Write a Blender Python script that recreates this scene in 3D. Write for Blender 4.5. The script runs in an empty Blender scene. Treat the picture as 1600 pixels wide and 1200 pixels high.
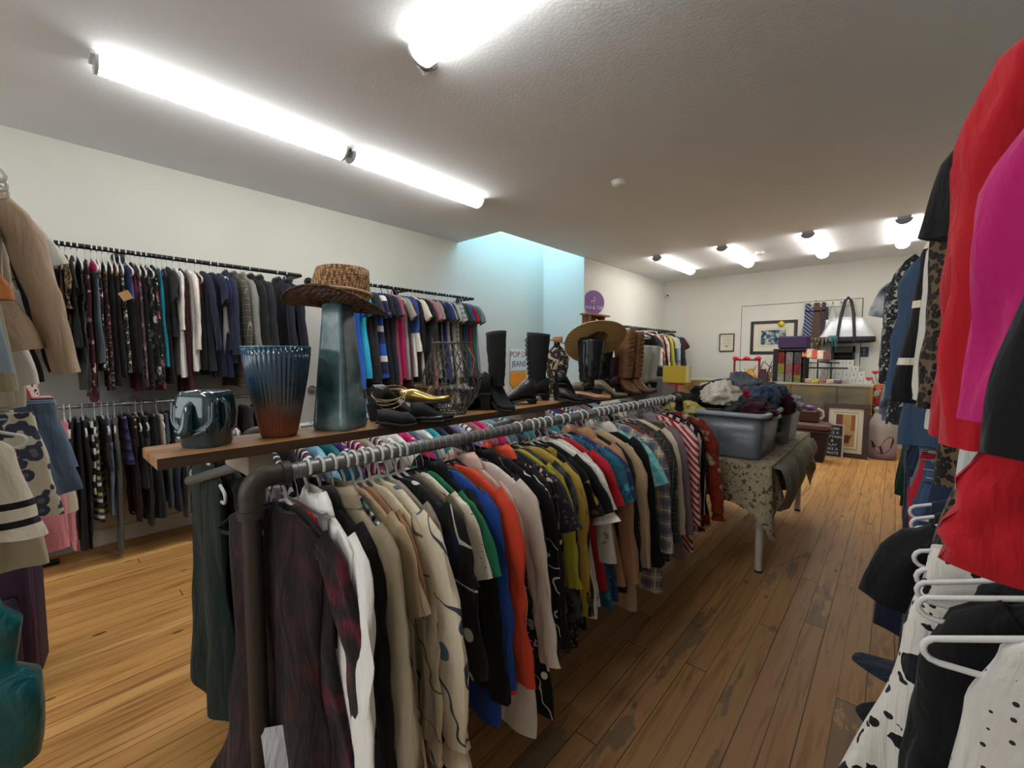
import bpy, math, random
from math import sin, cos, pi, radians, exp
from mathutils import Vector, Matrix, noise

scn = bpy.context.scene
COL = scn.collection

# ------------------------------------------------------------------ camera
EYE = Vector((0.0, 0.0, 1.45))
FPX = 670.0
YAW, PITCH = radians(41.8), radians(-3.76)
cd = bpy.data.cameras.new('camera'); cam = bpy.data.objects.new('camera', cd); COL.objects.link(cam)
cd.sensor_width = 36.0; cd.lens = 36.0 * FPX / 1600.0; cd.clip_start = 0.02
cam.location = EYE; cam.rotation_euler = (pi / 2 + PITCH, 0, YAW)
scn.camera = cam
# ------------------------------------------------------------------ view, world
scn.view_settings.view_transform = 'Standard'; scn.view_settings.look = 'None'
scn.view_settings.exposure = 1.27; scn.view_settings.gamma = 1.0; scn.view_settings.use_curve_mapping = False
wd = bpy.data.worlds.new('world'); scn.world = wd; wd.use_nodes = True
wd.node_tree.nodes['Background'].inputs[0].default_value = (0.55, 0.75, 1.0, 1); wd.node_tree.nodes['Background'].inputs[1].default_value = 1.0
LAMP = 10.6         # ceiling fixtures, emission strength
SKYLIGHT = 7.5
FILLPANE = 0.9  # strength of the glowing pane added behind the viewer
CEIL = 2.98; WL = -4.5; WL2 = -3.7; BACK = 8.95; WR = 0.76; REAR = -2.6

R3 = cam.rotation_euler.to_matrix()
def ray(px, py): return R3 @ Vector(((px - 800) / FPX, (600 - py) / FPX, -1.0))
def proj(p):
    q = R3.transposed() @ (Vector(p) - EYE)
    return 800 + FPX * q.x / -q.z, 600 - FPX * q.y / -q.z
def at(px, py, X=None, Y=None, Z=None):
    r = ray(px, py)
    if X is not None: t = (X - EYE.x) / r.x
    elif Y is not None: t = (Y - EYE.y) / r.y
    else: t = (Z - EYE.z) / r.z
    return EYE + r * t
def solve(px, f, lo, hi):
    """parameter t at which the point f(t) stands at picture column px"""
    a = proj(f(lo))[0] - px
    for _ in range(40):
        m = (lo + hi) / 2; b = proj(f(m))[0] - px
        if (a < 0) == (b < 0): lo = m
        else: hi = m
    return (lo + hi) / 2

# ------------------------------------------------------------------ colours
def lin(c):
    if isinstance(c, str):
        c = c.lstrip('#'); c = tuple(int(c[i:i + 2], 16) / 255 for i in (0, 2, 4))
    return tuple((v / 12.92 if v <= .04045 else ((v + .055) / 1.055) ** 2.4) for v in c) + (1.0,)
PAL = dict(black='17171a', jet='0c0c0e', charcoal='2c2e33', navy='1a2140', ink='232a45', white='e6e2da', offwhite='cfc8ba', cream='d9cdb0', beige='b9a283',
    taupe='8f8068', tan='b0835a', brown='6a452f', dkbrown='3b2820', rust='8a3d24', red='b81c26', brightred='d5202a', crimson='8c1626', burgundy='4d1622', plum='6b2b45', mauve='9a5266',
    magenta='d81b72', pink='e08a9c', blush='d9b0a4', peach='d69a7c', coral='e0533a', orange='dd6c25', mustard='b7953a', yellow='cdbb3c', lime='a7b33a', olive='5b5b33',
    green='1f6b4c', dkgreen='12392f', forest='26432f', teal='12696e', deepteal='0c4448', turquoise='2fa5b0', cyan='3bc0dc', sky='7fb2cc', blue='2450a8', royal='1d4fb4', denim='4c6480', dkdenim='2a3a56',
    ltdenim='8aa0b4', lavender='9a90b8', purple='4b2a70', aubergine='2e1430', grey='7d7f84', ltgrey='a9abac', dkgrey='4a4c50', stone='a69f90', silver='b9bcc0', gold='c49a3c', camo='4a4e3a', dustyrose='a9757a', khaki='8d8560', steel='5a6a7c')
def C(n): return lin(PAL.get(n, n))

# ------------------------------------------------------------------ materials
MATS = {}
def newmat(name):
    m = bpy.data.materials.new(name); m.use_nodes = True
    return m, m.node_tree, m.node_tree.nodes['Principled BSDF']
def N(nt, t, **kw):
    n = nt.nodes.new(t)
    for k, v in kw.items(): setattr(n, k, v)
    return n
def simple(name, col, rough=.6, metal=0, bump=0, bscale=40, var=0, spec=None, coat=0, trans=0, alpha=1, emit=None, estr=0):
    if name in MATS: return MATS[name]
    m, nt, b = newmat(name); c = C(col) if isinstance(col, str) else col
    b.inputs['Base Color'].default_value = c; b.inputs['Roughness'].default_value = rough; b.inputs['Metallic'].default_value = metal
    if spec is not None: b.inputs['Specular IOR Level'].default_value = spec
    b.inputs['Coat Weight'].default_value = coat; b.inputs['Transmission Weight'].default_value = trans; b.inputs['Alpha'].default_value = alpha
    if emit: b.inputs['Emission Color'].default_value = C(emit) if isinstance(emit, str) else emit; b.inputs['Emission Strength'].default_value = estr
    if bump or var:
        tc = N(nt, 'ShaderNodeTexCoord'); nz = N(nt, 'ShaderNodeTexNoise'); nz.inputs['Scale'].default_value = bscale; nz.inputs['Detail'].default_value = 4
        nt.links.new(tc.outputs['Object'], nz.inputs['Vector'])
        if bump:
            bp = N(nt, 'ShaderNodeBump'); bp.inputs['Strength'].default_value = bump; bp.inputs['Distance'].default_value = .01
            nt.links.new(nz.outputs['Fac'], bp.inputs['Height']); nt.links.new(bp.outputs['Normal'], b.inputs['Normal'])
        if var:
            r = N(nt, 'ShaderNodeValToRGB'); r.color_ramp.elements[0].position = .3; r.color_ramp.elements[1].position = .7
            r.color_ramp.elements[0].color = tuple(v * (1 - var) for v in c[:3]) + (1,); r.color_ramp.elements[1].color = tuple(min(1, v * (1 + var * .6)) for v in c[:3]) + (1,)
            nt.links.new(nz.outputs['Fac'], r.inputs[0]); nt.links.new(r.outputs[0], b.inputs['Base Color'])
    MATS[name] = m; return m
def ramp(nt, fac, stops, const=True):
    r = N(nt, 'ShaderNodeValToRGB'); cr = r.color_ramp; cr.interpolation = 'CONSTANT' if const else 'LINEAR'
    cr.elements[0].position, cr.elements[0].color = stops[0]; cr.elements[1].position, cr.elements[1].color = stops[1]
    for p, c in stops[2:]:
        e = cr.elements.new(p); e.color = c
    nt.links.new(fac, r.inputs[0]); return r.outputs[0]
def math_(nt, op, a, b=None, c=None):
    n = N(nt, 'ShaderNodeMath', operation=op)
    for i, v in enumerate((a, b, c)):
        if v is None: continue
        if isinstance(v, (int, float)): n.inputs[i].default_value = v
        else: nt.links.new(v, n.inputs[i])
    return n.outputs[0]
def mixc(nt, fac, a, b):
    n = N(nt, 'ShaderNodeMix', data_type='RGBA')
    for s, v in ((n.inputs[0], fac), (n.inputs[6], a), (n.inputs[7], b)):
        if isinstance(v, (int, float, tuple)): s.default_value = v
        else: nt.links.new(v, s)
    return n.outputs[2]
def fabric(spec):
    """'pattern:colour,colour,...:scale' in metres of the garment's own frame"""
    if spec in MATS: return MATS[spec]
    p = spec.split(':'); kind = p[0]; cols = [C(c) for c in p[1].split(',')]; sc = float(p[2]) if len(p) > 2 else 12
    m, nt, b = newmat(spec.replace(':', '_').replace(',', '_')); L = nt.links
    b.inputs['Roughness'].default_value = .85; b.inputs['Specular IOR Level'].default_value = .25; b.inputs['Sheen Weight'].default_value = .08
    tc = N(nt, 'ShaderNodeTexCoord'); v = tc.outputs['Object']
    sep = N(nt, 'ShaderNodeSeparateXYZ'); L.new(v, sep.inputs[0]); X, Y, Z = sep.outputs
    def vor(scale, feat='F1', rnd=1.0):
        n = N(nt, 'ShaderNodeTexVoronoi', feature=feat); n.inputs['Scale'].default_value = scale; n.inputs['Randomness'].default_value = rnd; L.new(v, n.inputs['Vector']); return n
    def noi(scale, det=3):
        n = N(nt, 'ShaderNodeTexNoise'); n.inputs['Scale'].default_value = scale; n.inputs['Detail'].default_value = det; L.new(v, n.inputs['Vector']); return n.outputs['Fac']
    c0 = cols[0]; c1 = cols[1] if len(cols) > 1 else c0; c2 = cols[2] if len(cols) > 2 else c1
    if kind == 'floral':      # petals: distorted cells in two sizes
        w = N(nt, 'ShaderNodeMix', data_type='VECTOR'); w.inputs[0].default_value = .08
        nz = N(nt, 'ShaderNodeTexNoise'); nz.inputs['Scale'].default_value = sc * 1.5; L.new(v, nz.inputs['Vector']); L.new(v, w.inputs[4]); L.new(nz.outputs['Color'], w.inputs[5])
        a = N(nt, 'ShaderNodeTexVoronoi'); a.inputs['Scale'].default_value = sc; L.new(w.outputs[1], a.inputs['Vector'])
        d = N(nt, 'ShaderNodeTexVoronoi'); d.inputs['Scale'].default_value = sc * 2.3; L.new(w.outputs[1], d.inputs['Vector'])
        f1 = math_(nt, 'LESS_THAN', a.outputs['Distance'], .33); f2 = math_(nt, 'LESS_THAN', d.outputs['Distance'], .27)
        col = mixc(nt, f2, mixc(nt, f1, c0, c1), c2)
    elif kind == 'sprig':     # thin stems and small leaves on a plain ground
        wv = N(nt, 'ShaderNodeTexWave', wave_type='BANDS', bands_direction='DIAGONAL'); wv.inputs['Scale'].default_value = sc * .34; wv.inputs['Distortion'].default_value = 9; wv.inputs['Detail Scale'].default_value = 1.2; L.new(v, wv.inputs['Vector'])
        st = math_(nt, 'GREATER_THAN', wv.outputs['Fac'], .993); a = vor(sc); lf = math_(nt, 'LESS_THAN', a.outputs['Distance'], .24)
        g = math_(nt, 'GREATER_THAN', noi(sc * .5), .44); lf = math_(nt, 'MULTIPLY', lf, g)
        col = mixc(nt, lf, mixc(nt, st, c0, c1), c2)
    elif kind == 'leopard':
        a = vor(sc); f = math_(nt, 'ADD', a.outputs['Distance'], math_(nt, 'MULTIPLY', math_(nt, 'SUBTRACT', noi(sc * 2), .5), .25))
        col = ramp(nt, f, [(0, c2), (.24, c1), (.56, c0)])
    elif kind in ('hstripe', 'vstripe', 'dstripe'):
        src = Z if kind == 'hstripe' else X if kind == 'vstripe' else math_(nt, 'ADD', X, Z)
        f = math_(nt, 'FRACT', math_(nt, 'MULTIPLY', src, sc)); n = len(cols)
        col = ramp(nt, f, [(i / n, cols[i]) for i in range(n)]) if n > 2 else ramp(nt, f, [(0, c0), (.5, c1)])
    elif kind == 'plaid':
        fx = math_(nt, 'FRACT', math_(nt, 'MULTIPLY', X, sc)); fz = math_(nt, 'FRACT', math_(nt, 'MULTIPLY', Z, sc))
        a = mixc(nt, math_(nt, 'MULTIPLY', math_(nt, 'GREATER_THAN', fx, .55), .6), c0, c1); a = mixc(nt, math_(nt, 'MULTIPLY', math_(nt, 'GREATER_THAN', fz, .55), .6), a, c1)
        a = mixc(nt, math_(nt, 'COMPARE', fx, .25, .04), a, c2); col = mixc(nt, math_(nt, 'COMPARE', fz, .25, .04), a, c2)
    elif kind == 'dots':
        col = mixc(nt, math_(nt, 'LESS_THAN', vor(sc, rnd=.25).outputs['Distance'], .13), c0, c1)
    elif kind == 'mottle': col = ramp(nt, noi(sc, 6), [(.38, c0), (.52, c1), (.64, c2)], False)
    elif kind == 'lace': col = mixc(nt, math_(nt, 'LESS_THAN', vor(sc).outputs['Distance'], .3), c0, c1)
    elif kind == 'bands':     # plain with two dark bands near the hem, given in metres below the hook
        k = N(nt, 'ShaderNodeMath', operation='COMPARE'); col = c0
        for zz in (sc, sc - .06): col = mixc(nt, math_(nt, 'COMPARE', Z, zz, .011), col, c1)
    elif kind == 'block':     # two colours, meeting at a height
        col = mixc(nt, math_(nt, 'LESS_THAN', Z, sc), c0, c1)
    else: col = mixc(nt, noi(3.5), tuple(x * .86 for x in c0[:3]) + (1,), tuple(min(1, x * 1.1) for x in c0[:3]) + (1,))
    if isinstance(col, tuple): b.inputs['Base Color'].default_value = col
    else: L.new(col, b.inputs['Base Color'])
    mp = N(nt, 'ShaderNodeMapping'); mp.inputs['Scale'].default_value = (11, 11, 3.2); L.new(v, mp.inputs[0])
    n1 = N(nt, 'ShaderNodeTexNoise'); n1.inputs['Scale'].default_value = 1.0; n1.inputs['Detail'].default_value = 5; n1.inputs['Distortion'].default_value = .6; L.new(mp.outputs[0], n1.inputs['Vector'])
    bp = N(nt, 'ShaderNodeBump'); bp.inputs['Strength'].default_value = .7; bp.inputs['Distance'].default_value = .04; L.new(n1.outputs['Fac'], bp.inputs['Height']); L.new(bp.outputs['Normal'], b.inputs['Normal'])
    if kind == 'satin': b.inputs['Roughness'].default_value = .35; b.inputs['Specular IOR Level'].default_value = .5
    if kind == 'leather': b.inputs['Roughness'].default_value = .38; b.inputs['Specular IOR Level'].default_value = .5
    MATS[spec] = m; return m

# ------------------------------------------------------------------ mesh building
class MB:
    def __init__(s): s.v = []; s.f = []; s.flat = set()
    def add(s, vs, fs, smooth=True):
        o = len(s.v); s.v += [tuple(p) for p in vs]
        for f in fs:
            if not smooth: s.flat.add(len(s.f))
            s.f.append(tuple(i + o for i in f))
    def box(s, x0, x1, y0, y1, z0, z1, M=None, bev=0):
        if bev:
            bm_ = []
            # chamfered box as stacked rings
            r = bev; rings = []
            for z, k in ((z0, r), (z0 + r, 0), (z1 - r, 0), (z1, r)):
                a, b_, c, d = x0 + k, x1 - k, y0 + k, y1 - k
                rings.append([(a + r, c, z), (b_ - r, c, z), (b_, c + r, z), (b_, d - r, z), (b_ - r, d, z), (a + r, d, z), (a, d - r, z), (a, c + r, z)])
            if M: rings = [[M @ Vector(p) for p in q] for q in rings]
            return s.loft(rings, cap=True, smooth=False)
        p = [(x, y, z) for z in (z0, z1) for y in (y0, y1) for x in (x0, x1)]
        if M: p = [M @ Vector(q) for q in p]
        s.add(p, [(0, 2, 3, 1), (4, 5, 7, 6), (0, 1, 5, 4), (2, 6, 7, 3), (0, 4, 6, 2), (1, 3, 7, 5)], False); return s
    def loft(s, rings, cap=True, smooth=True, closed=True):
        n = len(rings[0]); vs = [p for r in rings for p in r]; fs = []
        for i in range(len(rings) - 1):
            for j in range(n if closed else n - 1):
                k = (j + 1) % n; fs.append((i * n + j, i * n + k, (i + 1) * n + k, (i + 1) * n + j))
        s.add(vs, fs, smooth)
        if cap:
            s.add(rings[0], [tuple(range(n - 1, -1, -1))], False); s.add(rings[-1], [tuple(range(n))], False)
        return s
    def tube(s, pts, r, n=8, cap=True, flat=1.0):
        pts = [Vector(p) for p in pts]; rings = []; up = None
        for i, p in enumerate(pts):
            t = (pts[min(i + 1, len(pts) - 1)] - pts[max(i - 1, 0)]).normalized()
            if up is None: up = Vector((0, 0, 1)) if abs(t.z) < .9 else Vector((0, 1, 0))
            a = t.cross(up)
            if a.length < 1e-4: a = t.cross(Vector((1, 0, 0)))
            a.normalize(); b = a.cross(t).normalized(); up = b
            rr = r[i] if isinstance(r, (list, tuple)) else r
            rings.append([p + a * (cos(2 * pi * k / n) * rr) + b * (sin(2 * pi * k / n) * rr * flat) for k in range(n)])
        return s.loft(rings, cap)
    def lathe(s, prof, n=32, c=(0, 0, 0), cap=True, sx=1, sy=1, mod=None):
        rings = []
        for r, z in prof:
            rings.append([(c[0] + cos(2 * pi * k / n) * r * sx * (mod(2 * pi * k / n, z) if mod else 1), c[1] + sin(2 * pi * k / n) * r * sy * (mod(2 * pi * k / n, z) if mod else 1), c[2] + z) for k in range(n)])
        return s.loft(rings, cap)
    def grid(s, f, nu, nv):
        vs = [f(i / nu, j / nv) for j in range(nv + 1) for i in range(nu + 1)]
        s.add(vs, [(j * (nu + 1) + i, j * (nu + 1) + i + 1, (j + 1) * (nu + 1) + i + 1, (j + 1) * (nu + 1) + i) for j in range(nv) for i in range(nu)]); return s
    def prism(s, poly, h, M=None):
        n = len(poly); a = [Vector((x, y, 0)) for x, y in poly]; b = [Vector((x, y, h)) for x, y in poly]
        if M: a = [M @ p for p in a]; b = [M @ p for p in b]
        return s.loft([a, b], True, False)
    def mesh(s, name):
        me = bpy.data.meshes.new(name); me.from_pydata(s.v, [], s.f); me.polygons.foreach_set('use_smooth', [i not in s.flat for i in range(len(s.f))]); me.update(); return me
def obj(name, mb, mat, parent=None, loc=(0, 0, 0), rot=(0, 0, 0), label=None):
    me = mb.mesh(name) if isinstance(mb, MB) else mb
    if isinstance(mb, MB): me.materials.append(mat)
    o = bpy.data.objects.new(name, me); COL.objects.link(o); o.location = loc; o.rotation_euler = rot
    if parent: o.parent = parent
    if label: o['label'] = label
    return o
def tag(o, label, cat, group=None):
    o['label'] = label; o['category'] = cat
    if group: o['group'] = group
    return o
def thing(name, label, cat, loc=(0, 0, 0), rz=0, group=None):
    o = bpy.data.objects.new(name, None); COL.objects.link(o); o.empty_display_size = .05; o.location = loc; o.rotation_euler = (0, 0, rz)
    return tag(o, label, cat, group)
def struct(name, mb, mat):
    o = obj(name, mb, mat); o['kind'] = 'structure'; return o
def dup(root, loc=None, rz=None, label=None, group=None):
    r = root.copy(); COL.objects.link(r)
    if loc is not None: r.location = loc
    if rz is not None: r.rotation_euler[2] = rz
    if label: r['label'] = label
    if group: r['group'] = group
    for ch in list(root.children):
        c = ch.copy(); COL.objects.link(c); c.parent = r
        for g in ch.children:
            d = g.copy(); COL.objects.link(d); d.parent = c
    return r
def text(name, s, size, mat, parent, loc, rot, ext=.0008, align='CENTER'):
    cu = bpy.data.curves.new(name, 'FONT'); cu.body = s; cu.size = size; cu.extrude = ext; cu.align_x = align; cu.align_y = 'CENTER'; cu.resolution_u = 3
    tmp = bpy.data.objects.new('lettering_source', cu); me = bpy.data.meshes.new_from_object(tmp); bpy.data.objects.remove(tmp); me.name = name; me.materials.clear(); me.materials.append(mat)
    o = bpy.data.objects.new(name, me); COL.objects.link(o); o.parent = parent; o.location = loc; o.rotation_euler = rot; return o

# ------------------------------------------------------------------ the room
def wallpaint(name, col, var=.05):
    m, nt, b = newmat(name); tc = N(nt, 'ShaderNodeTexCoord'); nz = N(nt, 'ShaderNodeTexNoise'); nz.inputs['Scale'].default_value = 1.6; nz.inputs['Detail'].default_value = 6
    nt.links.new(tc.outputs['Object'], nz.inputs['Vector']); c = C(col)
    nt.links.new(ramp(nt, nz.outputs['Fac'], [(.3, tuple(x * (1 - var) for x in c[:3]) + (1,)), (.7, c)], False), b.inputs['Base Color'])
    b.inputs['Roughness'].default_value = .8; b.inputs['Specular IOR Level'].default_value = .2
    n2 = N(nt, 'ShaderNodeTexNoise'); n2.inputs['Scale'].default_value = 60; nt.links.new(tc.outputs['Object'], n2.inputs['Vector'])
    n3 = math_(nt, 'ADD', n2.outputs['Fac'], math_(nt, 'MULTIPLY', nz.outputs['Fac'], 3))
    bp = N(nt, 'ShaderNodeBump'); bp.inputs['Strength'].default_value = .12; bp.inputs['Distance'].default_value = .01; nt.links.new(n3, bp.inputs['Height']); nt.links.new(bp.outputs['Normal'], b.inputs['Normal'])
    return m
M_wall = wallpaint('painted_wall', 'd0cfc6'); M_ceil = wallpaint('painted_ceiling', 'e0e2e4', .04); M_trim = simple('trim_white', 'd8d6cc', .5)
def floormat():
    m, nt, b = newmat('floorboards'); L = nt.links; tc = N(nt, 'ShaderNodeTexCoord'); v = tc.outputs['Object']
    sep = N(nt, 'ShaderNodeSeparateXYZ'); L.new(v, sep.inputs[0]); X, Y, Z = sep.outputs
    bx = math_(nt, 'DIVIDE', math_(nt, 'ADD', X, 20), .092); bi = math_(nt, 'FLOOR', bx); fx = math_(nt, 'FRACT', bx)
    wn = N(nt, 'ShaderNodeTexWhiteNoise', noise_dimensions='1D'); L.new(bi, wn.inputs['W'])
    ly = math_(nt, 'DIVIDE', math_(nt, 'ADD', math_(nt, 'ADD', Y, 20), math_(nt, 'MULTIPLY', wn.outputs['Value'], 9)), 2.3); li = math_(nt, 'FLOOR', ly); fy = math_(nt, 'FRACT', ly)
    wn2 = N(nt, 'ShaderNodeTexWhiteNoise', noise_dimensions='2D'); cb = N(nt, 'ShaderNodeCombineXYZ'); L.new(bi, cb.inputs[0]); L.new(li, cb.inputs[1]); L.new(cb.outputs[0], wn2.inputs['Vector'])
    base = ramp(nt, wn2.outputs['Value'], [(0, lin('b5824a')), (.35, lin('c99555')), (.7, lin('bf8b4e')), (1, lin('d6a566'))], False)
    # grain, stretched along the boards and shifted per board
    mp = N(nt, 'ShaderNodeCombineXYZ'); L.new(math_(nt, 'MULTIPLY', X, 26), mp.inputs[0]); L.new(math_(nt, 'MULTIPLY', Y, 1.6), mp.inputs[1]); L.new(math_(nt, 'MULTIPLY', wn2.outputs['Value'], 40), mp.inputs[2])
    g = N(nt, 'ShaderNodeTexNoise'); g.inputs['Scale'].default_value = 1; g.inputs['Detail'].default_value = 6; g.inputs['Distortion'].default_value = 1.4; L.new(mp.outputs[0], g.inputs['Vector'])
    gr = ramp(nt, g.outputs['Fac'], [(.3, (.68, .6, .5, 1)), (.5, (1, 1, 1, 1))], False)
    mul = N(nt, 'ShaderNodeMix', data_type='RGBA', blend_type='MULTIPLY'); mul.inputs[0].default_value = .8; L.new(base, mul.inputs[6]); L.new(gr, mul.inputs[7]); col = mul.outputs[2]
    # knots
    kp = N(nt, 'ShaderNodeMapping'); kp.inputs['Scale'].default_value = (6.5, 2.6, 1); L.new(v, kp.inputs[0]); kv = N(nt, 'ShaderNodeTexVoronoi'); kv.inputs['Scale'].default_value = 1; L.new(kp.outputs[0], kv.inputs['Vector'])
    kn = math_(nt, 'LESS_THAN', kv.outputs['Distance'], .075); col = mixc(nt, math_(nt, 'MULTIPLY', kn, .75), col, lin('3a2212'))
    # the worn walkway down the aisle: paint and dirt ground into the boards
    an = N(nt, 'ShaderNodeTexNoise'); an.inputs['Scale'].default_value = 2.2; an.inputs['Detail'].default_value = 7; an.inputs['Roughness'].default_value = .65; am = N(nt, 'ShaderNodeMapping'); am.inputs['Scale'].default_value = (2.6, .7, 1); L.new(v, am.inputs[0]); L.new(am.outputs[0], an.inputs['Vector'])
    dx = math_(nt, 'ABSOLUTE', math_(nt, 'ADD', X, .42)); dy = math_(nt, 'MAXIMUM', math_(nt, 'SUBTRACT', Y, 1.7), 0)
    m1 = math_(nt, 'SUBTRACT', math_(nt, 'SUBTRACT', 1.05, math_(nt, 'MULTIPLY', dx, .8)), math_(nt, 'MULTIPLY', dy, .24)); m1 = math_(nt, 'MAXIMUM', math_(nt, 'MINIMUM', m1, 1), 0)
    brown = mixc(nt, math_(nt, 'MULTIPLY', m1, .8), col, lin('8a6c50')); brown2 = N(nt, 'ShaderNodeMix', data_type='RGBA', blend_type='MULTIPLY'); brown2.inputs[0].default_value = .7; L.new(brown, brown2.inputs[6]); L.new(gr, brown2.inputs[7])
    isn = math_(nt, 'GREATER_THAN', math_(nt, 'ADD', math_(nt, 'MULTIPLY', an.outputs['Fac'], 1.0), math_(nt, 'MULTIPLY', wn2.outputs['Value'], .3)), .70)
    near = math_(nt, 'GREATER_THAN', m1, .55)
    col = mixc(nt, math_(nt, 'MULTIPLY', math_(nt, 'MULTIPLY', isn, near), .6), brown2.outputs[2], lin('5a5346'))
    # seams
    gw = math_(nt, 'ADD', .018, math_(nt, 'MULTIPLY', wn.outputs['Value'], .03))
    seam = math_(nt, 'MAXIMUM', math_(nt, 'LESS_THAN', fx, gw), math_(nt, 'LESS_THAN', fy, .0022)); col = mixc(nt, math_(nt, 'MULTIPLY', seam, .85), col, lin('2a1a0e'))
    L.new(col, b.inputs['Base Color']); b.inputs['Roughness'].default_value = .5; b.inputs['Specular IOR Level'].default_value = .35
    bp = N(nt, 'ShaderNodeBump'); bp.inputs['Strength'].default_value = .5; bp.inputs['Distance'].default_value = .004
    h = math_(nt, 'SUBTRACT', math_(nt, 'MULTIPLY', g.outputs['Fac'], .5), seam); L.new(h, bp.inputs['Height']); L.new(bp.outputs['Normal'], b.inputs['Normal']); return m
M_floor = floormat()
struct('floor', MB().box(WL - .2, WR + .2, REAR - .2, BACK + .2, -.1, 0), M_floor)
AY0, AY1, AZ = 3.93, 5.83, 4.3     # the light shaft over the alcove
c = MB(); c.box(WL2, WR + .1, REAR - .1, BACK + .1, CEIL, CEIL + .1); c.box(WL - .1, WL2, REAR - .1, AY0, CEIL, CEIL + .1)
struct('ceiling', c, M_ceil)
struct('wall_left', MB().box(WL - .12, WL, REAR, AY1 + .12, 0, AZ), M_wall)
struct('wall_alcove', MB().box(WL, WL2, AY1, AY1 + .12, 0, AZ), M_wall)
struct('wall_left_back', MB().box(WL2 - .12, WL2, AY1 + .12, BACK, 0, CEIL + .05), M_wall)
struct('wall_back', MB().box(WL2 - .12, WR + .1, BACK, BACK + .12, 0, CEIL + .05), M_wall)
struct('wall_right', MB().box(WR, WR + .12, REAR, BACK, 0, CEIL + .05), M_wall)
c = MB(); c.box(WL - .1, WR + .1, REAR - .12, REAR, 0, .75); c.box(WL - .1, WR + .1, REAR - .12, REAR, 2.65, CEIL + .05); c.box(WL - .1, -3.9, REAR - .12, REAR, .75, 2.65); c.box(-.3, WR + .1, REAR - .12, REAR, .75, 2.65)
struct('wall_front', c, M_wall)
M_fillpane = simple('fill_pane_glow', 'white', 1, emit=(.86, .93, 1.0, 1), estr=FILLPANE)  # unseen pane, added as fill light for ceiling and floor
w2 = struct('added_fill_pane', MB().box(-3.9, -.3, REAR - .1, REAR - .08, .75, 2.65), M_fillpane); f = MB()
for x in (-3.9, -2.13, -.34): f.box(x, x + .04, REAR - .08, REAR, .75, 2.65)
for z in (.75, 2.61): f.box(-3.9, -.3, REAR - .08, REAR, z, z + .04)
obj('window_frame', f, M_trim, w2)  # bars around the added pane
c = MB(); c.box(WL2, WL2 + .08, AY0, AY1 + .1, CEIL + .1, AZ); c.box(WL, WL2 + .08, AY0 - .08, AY0, CEIL + .1, AZ)
struct('wall_shaft', c, M_wall)
# skylight at the top of the shaft: frame and lit pane
M_sky = simple('skylight_daylight', 'white', 1, emit=(.36, .72, 1.0, 1), estr=SKYLIGHT)
w = struct('window_1', MB().box(WL, WL2 + .08, AY0 - .08, AY1 + .1, AZ + .03, AZ + .06), M_sky)
f = MB(); f.box(WL, WL2, AY0, AY0 + .04, AZ, AZ + .03); f.box(WL, WL2, AY1 - .04, AY1, AZ, AZ + .03); f.box(WL, WL + .04, AY0, AY1, AZ, AZ + .03); f.box(WL2 - .04, WL2, AY0, AY1, AZ, AZ + .03)
obj('window_frame', f, M_trim, w)
# flush blocked-up door on the back wall
p0 = at(1160, 480, Y=BACK); p1 = at(1348, 466, Y=BACK)
zt = (p0.z + p1.z) / 2
d1 = struct('door_1', MB().box(p0.x, p1.x, BACK - .012, BACK + .001, 0, zt), M_wall)
M_seam = simple('paint_gap', '5f5d56', .9)
f = MB(); f.box(p0.x - .012, p0.x, BACK - .004, BACK, 0, zt + .012); f.box(p1.x, p1.x + .012, BACK - .004, BACK, 0, zt + .012); f.box(p0.x, p1.x, BACK - .004, BACK, zt, zt + .012)
obj('door_gap', f, M_seam, d1)
b_ = MB()
for (x, y) in ((1172, 494), (1208, 492), (1242, 488), (1205, 491), (1275, 470), (1325, 464), (1375, 475), (1378, 488)):
    p = at(x, y, Y=BACK); b_.box(p.x - .01, p.x + .01, BACK - .006, BACK, p.z - .01, p.z + .01)
struct('trim_1', b_, M_seam)
struct('baseboard_back', MB().box(WL2, WR, BACK - .02, BACK, 0, .12), M_trim)
struct('baseboard_left', MB().box(WL, WL + .02, REAR, AY1, 0, .12), M_trim)

# ------------------------------------------------------------------ ceiling fixtures
M_diff = simple('lit_diffuser', 'white', .5, emit=(.98, .985, .955, 1), estr=LAMP)
M_diff2 = simple('lit_diffuser_warm', 'white', .5, emit=(1.0, .97, .93, 1), estr=LAMP * .8)
M_house = simple('white_enamel', 'b9bbbb', .4); M_cap = simple('fixture_end_cap', '90929a', .5)
def fixture(a, b, label, diff=M_diff, w=.075, group=None):
    a = Vector(a); b = Vector(b); L = (b - a).length; rz = math.atan2(b.y - a.y, b.x - a.x)
    t = thing('ceiling_light', label, 'light', (a.x, a.y, CEIL), rz, group)
    obj('housing', MB().box(0, L, -w * .8, w * .8, -.022, 0), M_house, t)
    rings = [[(x, cos(pi + pi * k / 12) * w * s, -.02 + sin(pi + pi * k / 12) * .062 * s) for k in range(13)] for x, s in ((.03, 1), (L - .03, 1))]
    obj('diffuser', MB().loft(rings, cap=True, closed=True), diff, t)
    for x0, x1 in ((.015, .03), (L - .03, L - .015)):
        rings = [[(x, cos(pi + pi * k / 12) * w * 1.02, -.02 + sin(pi + pi * k / 12) * .064) for k in range(13)] for x in (x0, x1)]
        obj('end_cap', MB().loft(rings, cap=True), M_cap if diff is M_diff2 else M_house, t)
    return t
fixture((-3.12, .27, 0), (-3.12, 1.63, 0), 'long lit ceiling tube light near the left wall, end nearer the viewer')
fixture((-3.12, 1.65, 0), (-3.12, 3.02, 0), 'lit ceiling tube light continuing the row towards the bright blue alcove')
fixture((-1.86, 1.37, 0), (-.62, 1.37, 0), 'lit ceiling tube light above the middle rack, set crosswise')
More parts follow.
